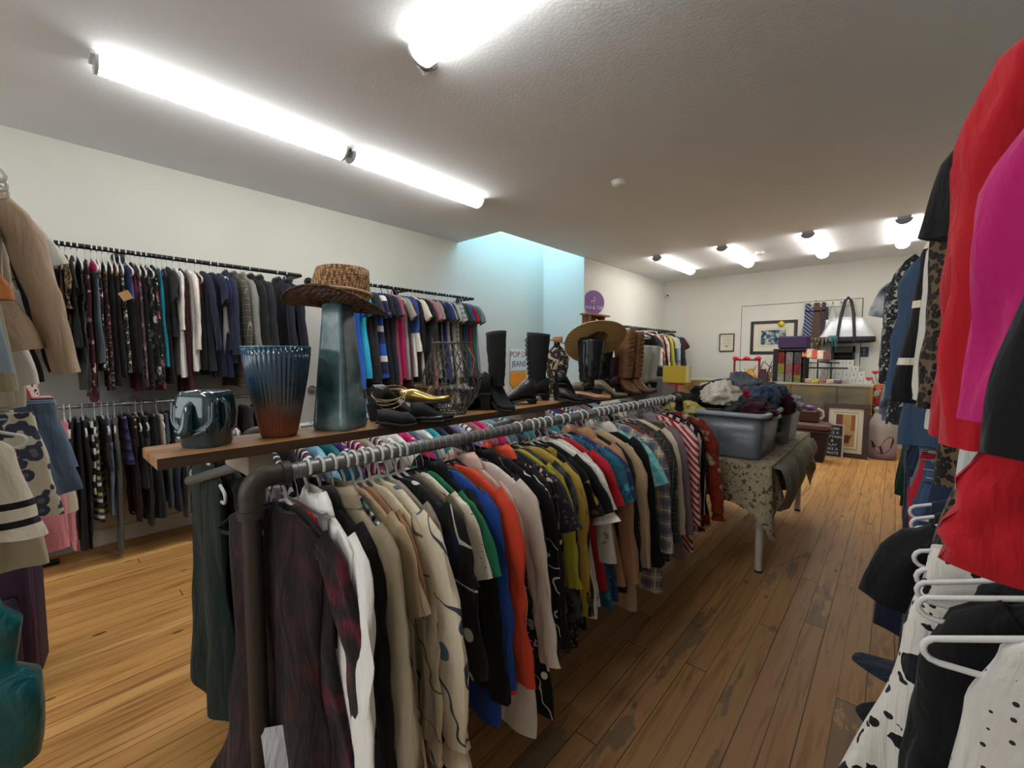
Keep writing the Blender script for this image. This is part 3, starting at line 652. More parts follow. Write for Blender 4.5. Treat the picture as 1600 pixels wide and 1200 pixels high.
rnd = random.Random(11); far = ['=.40 | dark bottle green long dress | dress | solid:10221f | .95 | ', '=.45 | unadorned black overcoat | coat | solid:jet | .85 | ', '=.50 | teal black velvet gown | gown | solid:0d2a2c | .9 | ']
cl = [('violet purple', 'purple'), ('slate grey', 'steel'), ('sea blue', 'teal'), ('cerise', 'magenta'), ('lilac', 'lavender'), ('chalk white', 'white'), ('turquoise', 'turquoise'), ('ash grey', 'ltgrey'), ('plum', 'plum'), ('jet black', 'jet'), ('sky blue', 'sky'), ('dusty pink', 'dustyrose'), ('stone beige', 'stone'), ('ink blue', 'ink')]
gk = [('blouse', 'long', 'solid:{}'), ('striped shirt', 'long', 'vstripe:{},e0ddd8,2c2e33:30'), ('t-shirt', 'tee', 'solid:{}'), ('floral top', 'tee', 'floral:{},d0ccc4,2c2e33:22')]
y = .56; combos = [(a, b) for a in range(len(cl)) for b in range(len(gk))]; rnd.shuffle(combos)
for a, b in combos[:46]:
    far.append(f'={y:.3f} | {cl[a][0]} {gk[b][0]} | {gk[b][1]} | {gk[b][2].format(cl[a][1])} | {rnd.uniform(.62,.78):.2f} | '); y += .054
run_rail('far', 'on the far pipe rail', far, railY(FX, PZ), 0, .0205, .22, lambda t, k, r: 'plastic' if r.random() < .7 else 'wire', lo=.2)

def hang_wall(t, k, r):
    if k in ('pants', 'skirt', 'shorts'): return 'clip'
    return r.choice(['plastic', 'plastic', 'wire', 'velvet'])
run_rail('dark', 'on the upper wall rail', [
 '=-.50 | black tulle dress | dress | solid:jet | .9 | ', '=-.38 | dark grey knit top | tee | solid:charcoal | .7 | ', '=-.25 | black satin slip | tank | satin:jet | .8 | ',
 '62 | pale lilac camisole | tank | solid:9c93a4 | .62 | h=plastic', '74 | sheer grey sleeveless top | tank | solid:6b6b70 | .75 | ', '84 | black lace camisole | tank | lace:121214,3a3a3e:40 | .8 | h=plastic',
 '94 | brown suede waistcoat | tank | solid:3c2a20 | .5 | h=plastic', '104 | leopard print blouse | tee | leopard:8a6a3c,16120e,3b2a18:38 | .45 | h=plastic', '114 | black sequinned top | tee | dots:101012,4c4c50:60 | .7 | h=plastic',
 '124 | crinkled black leather-look dress | tank | leather:1b1b1c | .98 | ruch', '136 | wine red floral skirt dress | tank | floral:3a0e18,b39c92,6d1f2a:18 | 1.05 | ',
 '147 | hot pink and grey panelled dress | tank | block:magenta,55606a:-.18 | .8 | tag', '156 | black, white and red medallion dress | tank | floral:141214,cfc6b8,7a1420:24 | .85 | ', '165 | red and black printed dress | tank | floral:1a1012,9c2230,c9b8a8:26 | .98 | ',
 '175 | plain black shift dress | tank | solid:jet | .95 | h=plastic', '184 | tan and black colour-block dress | tank | block:8a6238,141416:-.2 | .9 | h=plastic', '193 | black and cream pebble print dress | tank | floral:151412,cfc6b0,b8ae98:30 | .88 | h=plastic',
 '203 | cobalt and black dress | tank | block:3a4a8c,141416:-.35 | .86 | h=plastic', '211 | raspberry trimmed dress | tank | vstripe:7b1636,1a1216:9 | 1.0 | ', '219 | pink and grey paisley wrap dress | tank | floral:4b3a40,b57484,8f8a8c:17 | .98 | h=plastic',
 '228 | black dotted dress | tank | dots:141416,b8b4ac:28 | 1.0 | h=plastic', '236 | black dress with white blooms | tank | floral:101114,b5b0a8,5a5a5e:13 | .95 | ', '245 | monochrome orchid print dress | tank | floral:141416,8b3a44,c8c2b8:14 | 1.0 | ',
 '253 | narrow turquoise knit dress | tank | solid:1c7f9a | .82 | h=wire', '262 | black ribbed dress | tank | solid:jet | .95 | ', '270 | black short-sleeved jacket | tee | solid:1c1c1f | .6 | ',
 '281 | white cable-knit cardigan | long | solid:c9c5bf | .9 | sl h=plastic', '291 | burgundy lace dress | tank | lace:4a1420,6d2a34:38 | 1.05 | ', '302 | white speckled knit sweater | long | dots:cfcac2,8b8680:70 | .86 | h=plastic',
 '316 | dark red panelled dress | tank | block:5a1620,141416:-.3 | .85 | ', '326 | navy blue bomber jacket | long | solid:1b2236 | .88 | ', '340 | midnight blue t-shirt | tee | solid:171d33 | .9 | ', '352 | navy track jacket with white stripe | long | vstripe:1b2440,1b2440,1b2440,1b2440,d8d6d0:5 | .92 | ',
 '364 | navy wool blazer | coat | solid:1a2138 | .8 | ', '376 | grey check blazer | coat | plaid:37352f,4a463e,7d7668:20 | 1.0 | ', '390 | light grey wool jacket | coat | solid:75736e | .86 | ',
 '403 | black tuxedo jacket | coat | solid:131316 | .85 | ', '418 | charcoal black suit jacket | coat | solid:1d1e21 | .9 | ', '447 | large navy double-breasted pea coat | coat | solid:191c2a | 1.0 | h=plastic', '462 | dark navy wool coat | coat | solid:151826 | 1.0 | h=plastic',
], railY(-4.2, 2.2), 0, .0165, .22, hang_wall, htmax=.03, lo=-.9)
tees = []
for s in ['565 | bright blue t-shirt | tee | solid:2456b8', '573 | cyan patterned t-shirt | tee | dots:2fa9c9,1c6f94:40', '581 | black ribbed t-shirt | tee | solid:1c1c1f', '589 | dark charcoal t-shirt | tee | solid:2c2c2f',
 '598 | navy, white and royal blue striped polo | tee | hstripe:20284a,20284a,cfccc6,2450a8,2450a8:3.2', '606 | black cotton t-shirt | tee | solid:17171a', '614 | navy cotton t-shirt | tee | solid:1c2232', '624 | dusty plum t-shirt | tee | solid:8c4358',
 '631 | hot pink cotton t-shirt | tank | solid:b82468', '637 | heather grey t-shirt | tee | solid:8f8d88', '643 | dark mauve long shirt | tee | solid:4a2030', '649 | blue and white baseball shirt | long | block:24488c,d8d6d0:-.5', '655 | black long-sleeved t-shirt | long | solid:17171a',
 '661 | cream t-shirt | tee | solid:cfc3b4', '667 | black v-neck t-shirt | tee | solid:141416', '673 | charcoal shirt | long | solid:26262a', '679 | dusty rose t-shirt | tee | solid:9a6d70', '685 | smoky grey t-shirt | tee | solid:8b8a88', '690 | jet black t-shirt | tee | solid:0f0f11',
 '695 | dark stone t-shirt | tee | solid:6b6660', '700 | indigo patterned shirt | tee | dots:2b3566,7a86b0:50', '705 | silver grey t-shirt | tee | solid:a3a3a6', '709 | faded black t-shirt | tee | solid:232427', '714 | pearl grey t-shirt | tee | solid:b0aeab', '718 | pale striped t-shirt | tee | hstripe:b3b2b0,8d8d90:18',
 '723 | camouflage t-shirt | tee | mottle:2f3a2c,4c5240,1d2420:16', '728 | forest green t-shirt | tee | solid:22402f', '733 | bright cobalt t-shirt | tee | solid:234f9c', '737 | brick red t-shirt | tee | solid:a31c28', '742 | teal green t-shirt | tee | solid:1f6a66', '748 | marl grey t-shirt | tee | solid:7e7f86']:
    tees.append(s + ' | %.2f | ' % rnd.uniform(.98, 1.16))
run_rail('tees', 'on the t-shirt wall rail', tees, railY(-4.2, 2.2), 0, .0165, .22, lambda t, k, r: ('plastic', 'blue') if 2.55 < t < 2.68 else r.choice(['plastic', 'plastic', 'wire', 'velvet']), htmax=.03, lo=1.5, hi=4.4)
run_rail('lowdark', 'on the low chrome rail', [
 '=-.55 | black pleated trousers | pants | solid:jet | 1.0 | ', '=-.40 | dark wash jeans | pants | solid:dkdenim | .98 | ', '=-.27 | black cord trousers | pants | solid:141416 | .95 | ',
 '102 | rose pink cotton trousers | pants | solid:d98a94 | .95 | ', '112 | black wide trousers | pants | solid:17171a | .8 | ', '122 | black long skirt | skirt | solid:141414 | .95 | ', '132 | faded black jeans | pants | solid:1d1e20 | .96 | ', '141 | black and white striped leggings | pants | hstripe:141416,d0c8bc:11 | .6 | ',
 '152 | purple, lime and black striped skirt | skirt | hstripe:1c1620,b9b4a8,3d2c48,8a9c50,17141a:9 | .78 | ', '163 | dark grey shorts | shorts | solid:2c2d30 | .45 | ', '173 | light blue jeans | pants | solid:5f7388 | .76 | ', '184 | pale grey dress trousers | pants | solid:55534f | 1.04 | ',
 '196 | blue and purple striped skirt | skirt | hstripe:2b2f6a,14162c,4a3a78:14 | .42 | ', '207 | maroon spotted leggings | pants | dots:2c1620,b8a890:18 | .85 | ', '218 | black pencil skirt | skirt | solid:17171a | .6 | ', '228 | grey green trousers | pants | solid:353b38 | .9 | ', '240 | black denim skirt | skirt | solid:191a1d | .85 | ',
 '252 | white pocketed trousers | pants | solid:b9b2a6 | .45 | ', '263 | stonewashed jeans with turned cuffs | pants | solid:3f4f58 | .8 | ', '275 | indigo jeans | pants | solid:2c3850 | .82 | ', '287 | black and white houndstooth trousers | pants | plaid:5c5a58,242426,8d8b88:60 | .9 | ', '300 | charcoal trousers | pants | solid:1d1f22 | .88 | ',
 '315 | dark brown trousers | pants | solid:241c18 | .9 | ', '332 | ink blue slacks | pants | solid:161a28 | .9 | ', '350 | slate chinos | pants | solid:30353b | .9 | ', '370 | black leggings | pants | solid:121214 | .9 | ', '395 | graphite trousers | pants | solid:2b2d30 | .85 | ', '420 | dark teal trousers | pants | solid:12282c | .9 | ', '450 | patterned grey skirt | skirt | mottle:2c2d30,5c5e62,88878a:20 | .7 | '],
 railY(-4.2, 1.1), 0, .0135, .2, lambda t, k, r: 'clip' if r.random() < .35 else 'plastic', htmax=.034, lo=-.9, jitter=9)
lowb = []; nm = [('black', 'jet'), ('dark denim', 'dkdenim'), ('charcoal', 'charcoal'), ('steel blue', 'steel'), ('lilac flowered', 'x'), ('khaki', 'khaki'), ('pale grey', 'ltgrey'), ('brown', 'dkbrown'), ('navy', 'navy'), ('faded blue', 'denim')]
y = 1.98
for i in range(20):
    a = nm[i % 10]; b = ('trousers', 'pants') if i < 10 else ('skirt', 'skirt'); sp = 'floral:3a3548,8f7fa8,c9c4c0:20' if a[1] == 'x' else 'solid:' + a[1]
    lowb.append(f'={y:.2f} | {a[0]} {b[0]} | {b[1]} | {sp} | {rnd.uniform(.6,.9):.2f} | '); y += .096
run_rail('lowb', 'on the low chrome rail under the t-shirts', lowb, railY(-4.2, 1.1), 0, .0135, .2, lambda t, k, r: r.choice(['clip', 'plastic']), htmax=.034)

# crosswise rack by the left edge: the rails run along X, so the clothes face the aisle edge on
def railX(y, z): return lambda t, off: (t, y + off, z)
CX = pi / 2
run_rail('crossup', 'on the crosswise rack, upper rail', [
 '=-1.93 | blue-grey and tan colour-block vest | tank | block:6d7a84,b4764a:-9 | .72 | ', '=-2.02 | orange tan suede waistcoat | tank | solid:b06a3c | .5 | ', '=-2.12 | olive beige cotton tunic | tank | solid:8d8468 | .78 | h=plastic', '=-2.28 | beige trench coat with wide sleeves | coat | solid:a8917a | .66 | h=plastic', '=-2.42 | grey-white cotton tunic | tee | solid:bdb9b0 | .78 | ',
 '=-2.56 | cream beige skirt | skirt | solid:a39a84 | .88 | ', '=-2.72 | black wide-sleeved coat | coat | solid:131314 | .80 | h=plastic', '=-2.86 | grey wool dress | dress | solid:4a4c4c | .98 | ', '=-3.02 | deep red dress | dress | solid:8a1420 | .95 | ', '=-3.18 | white crochet tunic | tee | lace:cdbfae,3a3230:55 | .98 | ', '=-3.4 | black tunic dress | dress | solid:jet | .9 | ', '=-3.6 | grey flannel dress | dress | solid:dkgrey | .9 | '],
 railX(-.24, 2.13), CX, .0165, .2, lambda t, k, r: 'plastic', htmax=.04, lo=-5, hi=0)
run_rail('crosslow', 'on the crosswise rack, lower rail', [
 '=-2.02 | teal satin ruffled gown | gown | satin:0c5a60 | 1.16 | tier', '=-2.14 | cream knit cape with two black bands | poncho | bands:cfc5b2,17171a:-.37 | .48 | spread h=plastic', '=-2.34 | blue and cream leopard print skirt | skirt | leopard:c4bca8,3d4052,6a6468:25 | .48 |  dx=0.07', '=-2.48 | ivory twill skirt | skirt | solid:b3a98f | .7 |  dx=0.02',
 '=-2.60 | grey wool pencil skirt | skirt | solid:4b4c49 | .35 |  dx=0', '=-2.72 | faded blue denim skirt | skirt | solid:4d5f72 | .50 | belt dx=0.13', '=-2.86 | denim shorts with frayed hem | shorts | solid:5b6f82 | .42 | belt dx=0.13', '=-2.98 | dark navy shorts | shorts | solid:161a28 | .52 | belt dx=0.13', '=-3.1 | pink cotton trousers | pants | solid:d98a94 | .86 |  dx=0.13', '=-3.24 | cream linen skirt | skirt | solid:c2b8a4 | .72 |  dx=0.13', '=-3.4 | dark blue trousers | pants | solid:141b2a | .95 | ', '=-3.55 | black jersey trousers | pants | solid:jet | .95 | '],
 railX(-.24, 1.34), CX, .0165, .2, lambda t, k, r: 'clip', htmax=.036, lo=-5, hi=0)

# along the right wall
RX = .33
SPREAD[0] = .45
run_rail('rightup', 'on the upper right rail', [
 '=.62 | black jersey top slipping off its hanger | tee | solid:0e0f11 | .34 | dz=-.32 dx=.03', '=.72 | hot pink wrap sweater | long | solid:a81560 | .43 | h=plastic dx=.008 dz=-.16 sl', '=.92 | red ruched dress with sheer sleeves | long | solid:a81220 | .88 | ruch h=plastic', '=1.04 | red long-sleeved mesh blouse | long | solid:9c1220 | .70 | h=plastic',
 '=1.14 | dark grey tank top | tank | solid:3c4044 | .6 | ', '=1.30 | white cotton camisole | tank | solid:b5b6b4 | .86 | ', '=1.40 | leopard print maxi dress | dress | leopard:5a4833,100c0a,241a12:62 | 1.05 | ', '=1.52 | leopard print wrap with long sleeves | long | leopard:5a4833,100c0a,241a12:60 | .9 | ', '=1.22 | black batwing blouse | tee | solid:101011 | .6 | ', '=1.82 | white bell-sleeved blouse | long | solid:bdb8ae | .78 | ',
 '=2.02 | black dress with cream bands | tank | hstripe:111112,111112,111112,111112,111112,111112,111112,cfc6b4:5.2 | .74 | h=plastic dx=-.12', '=2.2 | dark brown blouse with cream trim | long | solid:38221f | .5 | ', '=2.45 | faded denim jacket | coat | solid:33475f | .95 | dx=-.05', '=2.7 | black and white patchwork shirt | long | floral:1a1a1c,a8a69c,5c5c58:26 | .9 | dx=-.1', '=3.0 | dark blue patterned blouse | long | mottle:1c2236,555c72,8d8f9c:16 | .9 | dx=-.12',
 '=3.35 | grey tie-dye top | tee | mottle:33364a,8f939c,c5c5c2:11 | .9 | dx=-.14', '=3.7 | smoke blue tie-dye dress | dress | mottle:2c3040,6f7686,b0b2b6:9 | .95 | dx=-.14', '=4.1 | navy blue dress | dress | solid:navy | .6 | ', '=4.5 | charcoal pinafore | tank | solid:charcoal | .55 | ', '=4.9 | grey cardigan | coat | solid:dkgrey | .5 | '],
 railY(RX, 2.02), 0, .0165, -.22, lambda t, k, r: r.choice(['plastic', 'wire']), htmax=.045, jitter=7)
SPREAD[0] = .8
run_rail('rightlow', 'on the lower right rail', [
 '=1.0 | white camisole with tiny black dots | tank | dots:c4c1bb,26262c:34 | .8 | h=plastic', '=1.13 | black wool sweater | long | solid:0d0e10 | .8 | h=plastic dx=.07', '=1.22 | black knitted tunic | tank | solid:131416 | .8 | h=plastic', '=1.31 | white skirt with black flowers | skirt | floral:cfcbc2,121214,1c1c20:12 | .98 | wide h=plastic dx=-.03', '=1.40 | dark grey satin camisole | tank | solid:2c2e33 | .6 | h=plastic',
 '=1.50 | black blouse with puff sleeves | tee | solid:jet | .66 | h=plastic', '=1.6 | light turquoise dress | dress | solid:5fa3b4 | .84 | ', '=1.7 | black ruffled dress | dress | solid:101014 | .8 | h=plastic wide', '=1.82 | dark denim dress | dress | solid:141c2c | .72 | wide', '=1.95 | ink denim skirt | skirt | solid:1b2740 | .74 | ', '=2.1 | blue jeans with chrome hanger | pants | solid:2f4564 | .82 | belt', '=2.3 | mid-blue stretch jeans | pants | solid:2c3f5c | .84 | belt', '=2.5 | scarlet trousers | pants | solid:a8182c | .6 | ',
 '=2.7 | light grey tweed trousers | pants | solid:6e6c70 | .66 | ', '=2.6 | long navy denim skirt | skirt | solid:141d33 | .95 | flare', '=2.95 | flared navy jeans | pants | solid:17233c | .98 | ', '=3.2 | indigo denim trousers | pants | solid:1d2c48 | .98 | ', '=3.5 | black dress trousers | pants | solid:jet | .95 | ', '=3.85 | washed blue jeans | pants | solid:39506e | .95 | ', '=4.2 | emerald green velvet skirt | skirt | solid:12402e | .7 | ', '=4.5 | forest black skirt | skirt | solid:161d1a | .75 | ', '=4.85 | midnight jeans | pants | solid:141d30 | .95 | '],
 railY(.27, 1.13), 0, .0165, -.22, lambda t, k, r: 'clip' if k in ('pants', 'skirt', 'shorts') else 'plastic', htmax=.05, jitter=6)
SPREAD[0] = 1.0
# beyond the alcove
run_rail('back', 'on the rail beyond the alcove', [
 '=7.15 | black satin blouse | tee | solid:jet | .5 | ', '=7.25 | dark charcoal top | tee | solid:charcoal | .55 | ', '=7.36 | white tunic shirt | long | solid:d0ccc2 | .74 | h=plastic', '=7.46 | teal and coral print blouse | long | mottle:1d5a60,c8583c,e0d8cc:9 | .6 | ', '=7.56 | black cardigan | coat | solid:jet | .7 | ', '=7.66 | cream and brown paisley shirt | long | floral:cdbda4,4a342a,8a6a54:16 | .76 | ',
 '=7.76 | dark maroon blouse | long | solid:48202a | .76 | ', '=7.86 | lime green knit top | long | solid:9a9c34 | .78 | ', '=7.96 | forest green shirt | long | solid:17382c | .78 | ', '=8.05 | beige short-sleeved jacket | tee | solid:b8a584 | .6 | ', '=8.14 | black dress | dress | solid:jet | .85 | ', '=8.23 | pale blue shirt | long | solid:93acb4 | .78 | ', '=8.32 | navy black blazer | coat | solid:171a24 | .8 | ', '=8.42 | charcoal wool coat | coat | solid:232428 | .86 | ', '=8.52 | wine velvet top | tee | solid:4b1620 | .7 | '],
 railY(-3.35, 1.93), 0, .0195, .22, lambda t, k, r: r.choice(['plastic', 'wire']), htmax=.04, lo=5, hi=9)
for i in range(7): hanger('plastic', .0245, (-3.35, 6.62 + .065 * i, 1.93), radians(rnd.uniform(-9, 9)), 'left empty on the rail beyond the alcove', None, ('first', 'second', 'third', 'fourth', 'fifth', 'sixth', 'seventh')[i] + ' empty white hanger from the near end of the rail beyond the alcove')
hanger('plastic', .0215, (-4.2, -.1, 2.2), .1, '', 'purple', 'purple plastic hanger left empty on the upper wall rail')
# ------------------------------------------------------------------ on the shelf plank (top z = PT)
def onplank(px, off=0.0):
    X = -1.43 + off; return Vector((X, solve(px, lambda t: (X, t, PT), .15, 3.4), PT))
# elephant planter
M_glaze = simple('teal_glaze', '10353f', .12, coat=1, var=.3, bscale=14)
p = onplank(325); t = thing('ceramic_planter', 'glossy dark teal ceramic planter shaped like an elephant head, at the plank end', 'planter', p, radians(40))
def rsq(r, z, e=.45):
    out = []
    for k in range(36):
        a = 2 * pi * k / 36; c, s = cos(a), sin(a); out.append((math.copysign(abs(c) ** e, c) * r, math.copysign(abs(s) ** e, s) * r, z))
    return out
t.scale = (.84, .84, 1.0)
obj('pot', MB().loft([rsq(.056, 0), rsq(.06, .01), rsq(.06, .04), rsq(.068, .05), rsq(.071, .09), rsq(.067, .135), rsq(.06, .15), rsq(.057, .153), rsq(.053, .147), rsq(.058, .08), rsq(.05, .02)], cap=True), M_glaze, t)
e = MB()
for k, r in enumerate((.066, .057, .048, .039)):
    pts = [(-r, -.055 - .012 * (1 - r / .066), .125 - .008 * k)] + [(r * cos(a), -.06 - .014 * (1 - abs(cos(a))), .085 - .004 * k + r * .62 * sin(a)) for a in [radians(180 + 15 * q) for q in range(13)]] + [(r, -.055 - .012 * (1 - r / .066), .125 - .008 * k)]
    e.tube(pts, .0065, 8)
obj('ear_relief', e, M_glaze, t)
for s in (-1, 1): obj('side_handle', MB().tube([(s * .068, -.02, .13), (s * .083, -.02, .12), (s * .086, -.02, .09), (s * .08, -.02, .055), (s * .064, -.02, .045)], .009, 8), M_glaze, t)
obj('trunk', MB().tube([(0, -.06, .122), (0, -.076, .112), (.0, -.084, .09), (0, -.086, .066), (-.004, -.09, .05), (-.014, -.096, .044)], [.01, .012, .014, .017, .02, .014], 12), M_glaze, t)
obj('mouth_ridge', MB().tube([(-.05, -.068, .05), (-.02, -.078, .042), (.02, -.078, .042), (.05, -.068, .05)], .006, 8), M_glaze, t)
# fluted vase
def gradz(name, stops, rough=.15, coat=1):
    m, nt, b = newmat(name); tc = N(nt, 'ShaderNodeTexCoord'); sp = N(nt, 'ShaderNodeSeparateXYZ'); nt.links.new(tc.outputs['Object'], sp.inputs[0])
    nz = N(nt, 'ShaderNodeTexNoise'); nz.inputs['Scale'].default_value = 25; nt.links.new(tc.outputs['Object'], nz.inputs['Vector'])
    f = math_(nt, 'ADD', math_(nt, 'MULTIPLY', sp.outputs[2], 3.4), math_(nt, 'MULTIPLY', math_(nt, 'SUBTRACT', nz.outputs['Fac'], .5), .16))
    nt.links.new(ramp(nt, f, [(p_, lin(c_)) for p_, c_ in stops], False), b.inputs['Base Color']); b.inputs['Roughness'].default_value = rough; b.inputs['Coat Weight'].default_value = coat; return m
p = onplank(437); t = thing('fluted_vase', 'fluted glass vase fading from deep blue rim to copper base', 'vase', p)
fl = lambda a, z: 1 + .018 * sin(44 * a) + (.012 * sin(5 * a) * z / .27)
rimz = [(0, .0), (.047, .0), (.052, .012), (.061, .06), (.073, .12), (.084, .18), (.092, .235), (.096, .277), (.092, .277), (.086, .23), (.077, .17), (.066, .1), (.042, .03), (0, .025)]
obj('vase_body', MB().lathe(rimz, 176, mod=fl, cap=False), gradz('blue_copper_glaze', [(0, '7a3a1e'), (.26, '5a2c1c'), (.42, '1d2a30'), (.62, '0a3048'), (.95, '0a3c58')]), t)
obj('rim', MB().tube([(cos(a) * .094 * fl(a, .27), sin(a) * .094 * fl(a, .27), .277) for a in [2 * pi * k / 120 for k in range(121)]], .0028, 6, cap=False), simple('glass_rim', '3c7f96', .08, coat=1), t)
# tall frosted bottle
m, nt, b = newmat('frosted_teal_glass'); tc = N(nt, 'ShaderNodeTexCoord'); vz = N(nt, 'ShaderNodeTexNoise'); vz.inputs['Scale'].default_value = 95; vz.inputs['Detail'].default_value = 3; n2 = N(nt, 'ShaderNodeTexNoise'); n2.inputs['Scale'].default_value = 9; n2.inputs['Detail'].default_value = 6
nt.links.new(tc.outputs['Object'], vz.inputs['Vector']); nt.links.new(tc.outputs['Object'], n2.inputs['Vector'])
nt.links.new(ramp(nt, n2.outputs['Fac'], [(.3, lin('2c4a50')), (.5, lin('56787e')), (.72, lin('94adb2'))], False), b.inputs['Base Color']); b.inputs['Roughness'].default_value = .22; b.inputs['Transmission Weight'].default_value = .25; b.inputs['Coat Weight'].default_value = .4
bp = N(nt, 'ShaderNodeBump'); bp.inputs['Strength'].default_value = .7; bp.inputs['Distance'].default_value = .006; nt.links.new(math_(nt, 'GREATER_THAN', vz.outputs['Fac'], .56), bp.inputs['Height']); nt.links.new(bp.outputs['Normal'], b.inputs['Normal']); M_frost = m
p = onplank(533); t = thing('glass_bottle', 'tall square tapering frosted teal glass bottle under the woven hat', 'bottle', p, radians(28))
def sq(r, z, e=.28): return [(math.copysign(abs(cos(a)) ** e, cos(a)) * r, math.copysign(abs(sin(a)) ** e, sin(a)) * r, z) for a in [2 * pi * k / 48 for k in range(48)]]
obj('bottle_body', MB().loft([sq(.062, 0), sq(.068, .006), sq(.069, .02), sq(.062, .1), sq(.055, .2), sq(.047, .3), sq(.041, .38), sq(.039, .42), sq(.036, .425)]), M_frost, t)
obj('neck', MB().lathe([(.03, .41), (.026, .43), (.026, .47), (.031, .475), (.0, .475)], 24), M_frost, t)
# woven hat on the bottle
def weave(name, c0, c1, c2, sc):
    m, nt, b = newmat(name); tc = N(nt, 'ShaderNodeTexCoord'); mp = N(nt, 'ShaderNodeMapping'); mp.inputs['Scale'].default_value = (sc, sc, sc * 1.3); mp.inputs['Rotation'].default_value = (.3, .2, .7); nt.links.new(tc.outputs['Object'], mp.inputs[0])
    v = N(nt, 'ShaderNodeTexVoronoi'); v.inputs['Scale'].default_value = 1; v.inputs['Randomness'].default_value = .35; nt.links.new(mp.outputs[0], v.inputs['Vector'])
    nt.links.new(ramp(nt, v.outputs['Distance'], [(.1, lin(c2)), (.4, lin(c1)), (.65, lin(c0))], False), b.inputs['Base Color']); b.inputs['Roughness'].default_value = .7
    bp = N(nt, 'ShaderNodeBump'); bp.inputs['Strength'].default_value = 1; bp.inputs['Distance'].default_value = .004; bp.invert = True; nt.links.new(v.outputs['Distance'], bp.inputs['Height']); nt.links.new(bp.outputs['Normal'], b.inputs['Normal']); return m
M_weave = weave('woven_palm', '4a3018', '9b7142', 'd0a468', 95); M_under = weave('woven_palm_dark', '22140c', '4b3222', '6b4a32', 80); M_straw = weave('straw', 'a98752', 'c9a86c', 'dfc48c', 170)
def hat(name, lab, p, rx, ry, cr, ch, mat, under, rot, curl, pinch=.02):
    t = thing(name, lab, 'hat', p); t.rotation_euler = rot
    def brim(u, v, dz=0):
        a = 2 * pi * u; k = v; R = cr + (rx - cr) * k; Q = cr * .86 + (ry - cr * .86) * k; return (cos(a) * R, sin(a) * Q, curl * k * k * sin(a) ** 2 - .012 * k * cos(a) ** 2 + dz)
    obj('brim', MB().grid(lambda u, v: brim(u, v, .003), 56, 8), mat, t)
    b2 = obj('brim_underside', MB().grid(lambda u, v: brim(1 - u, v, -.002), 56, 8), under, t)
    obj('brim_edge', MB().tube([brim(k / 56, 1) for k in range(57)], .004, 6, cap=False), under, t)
    rings = []
    for z, k in ((0, 1), (ch * .3, .96), (ch * .6, .9), (ch * .85, .84), (ch * .97, .74), (ch, .55), (ch * .97, .3), (ch * .93, .05)):
        rings.append([(cos(a) * cr * k, sin(a) * cr * .86 * k * (1 - .12 * (z > ch * .5) * max(0, cos(a))), z - (pinch * (1 - k) * 2.2 if k < .8 else 0) + .012 * cos(a) * (z > 0)) for a in [2 * pi * q / 56 for q in range(56)]])
    obj('crown', MB().loft(rings, cap=False), mat, t)
    obj('hat_band', MB().tube([(cos(a) * cr * 1.0, sin(a) * cr * .87, ch * .3 + .01 * cos(a)) for a in [2 * pi * q / 56 for q in range(57)]], .005, 6, cap=False), simple('pale_braid', 'b89c78', .7), t)
    return t
hp = Vector((p.x, p.y, PT + .425))
hat('straw_cowboy_hat', 'brown woven cowboy hat with wide curled brim resting on the tall teal bottle', hp + Vector((0, 0, -.005)), .18, .135, .104, .145, M_weave, M_under, (radians(-6), radians(7), radians(40)), .035, .03)
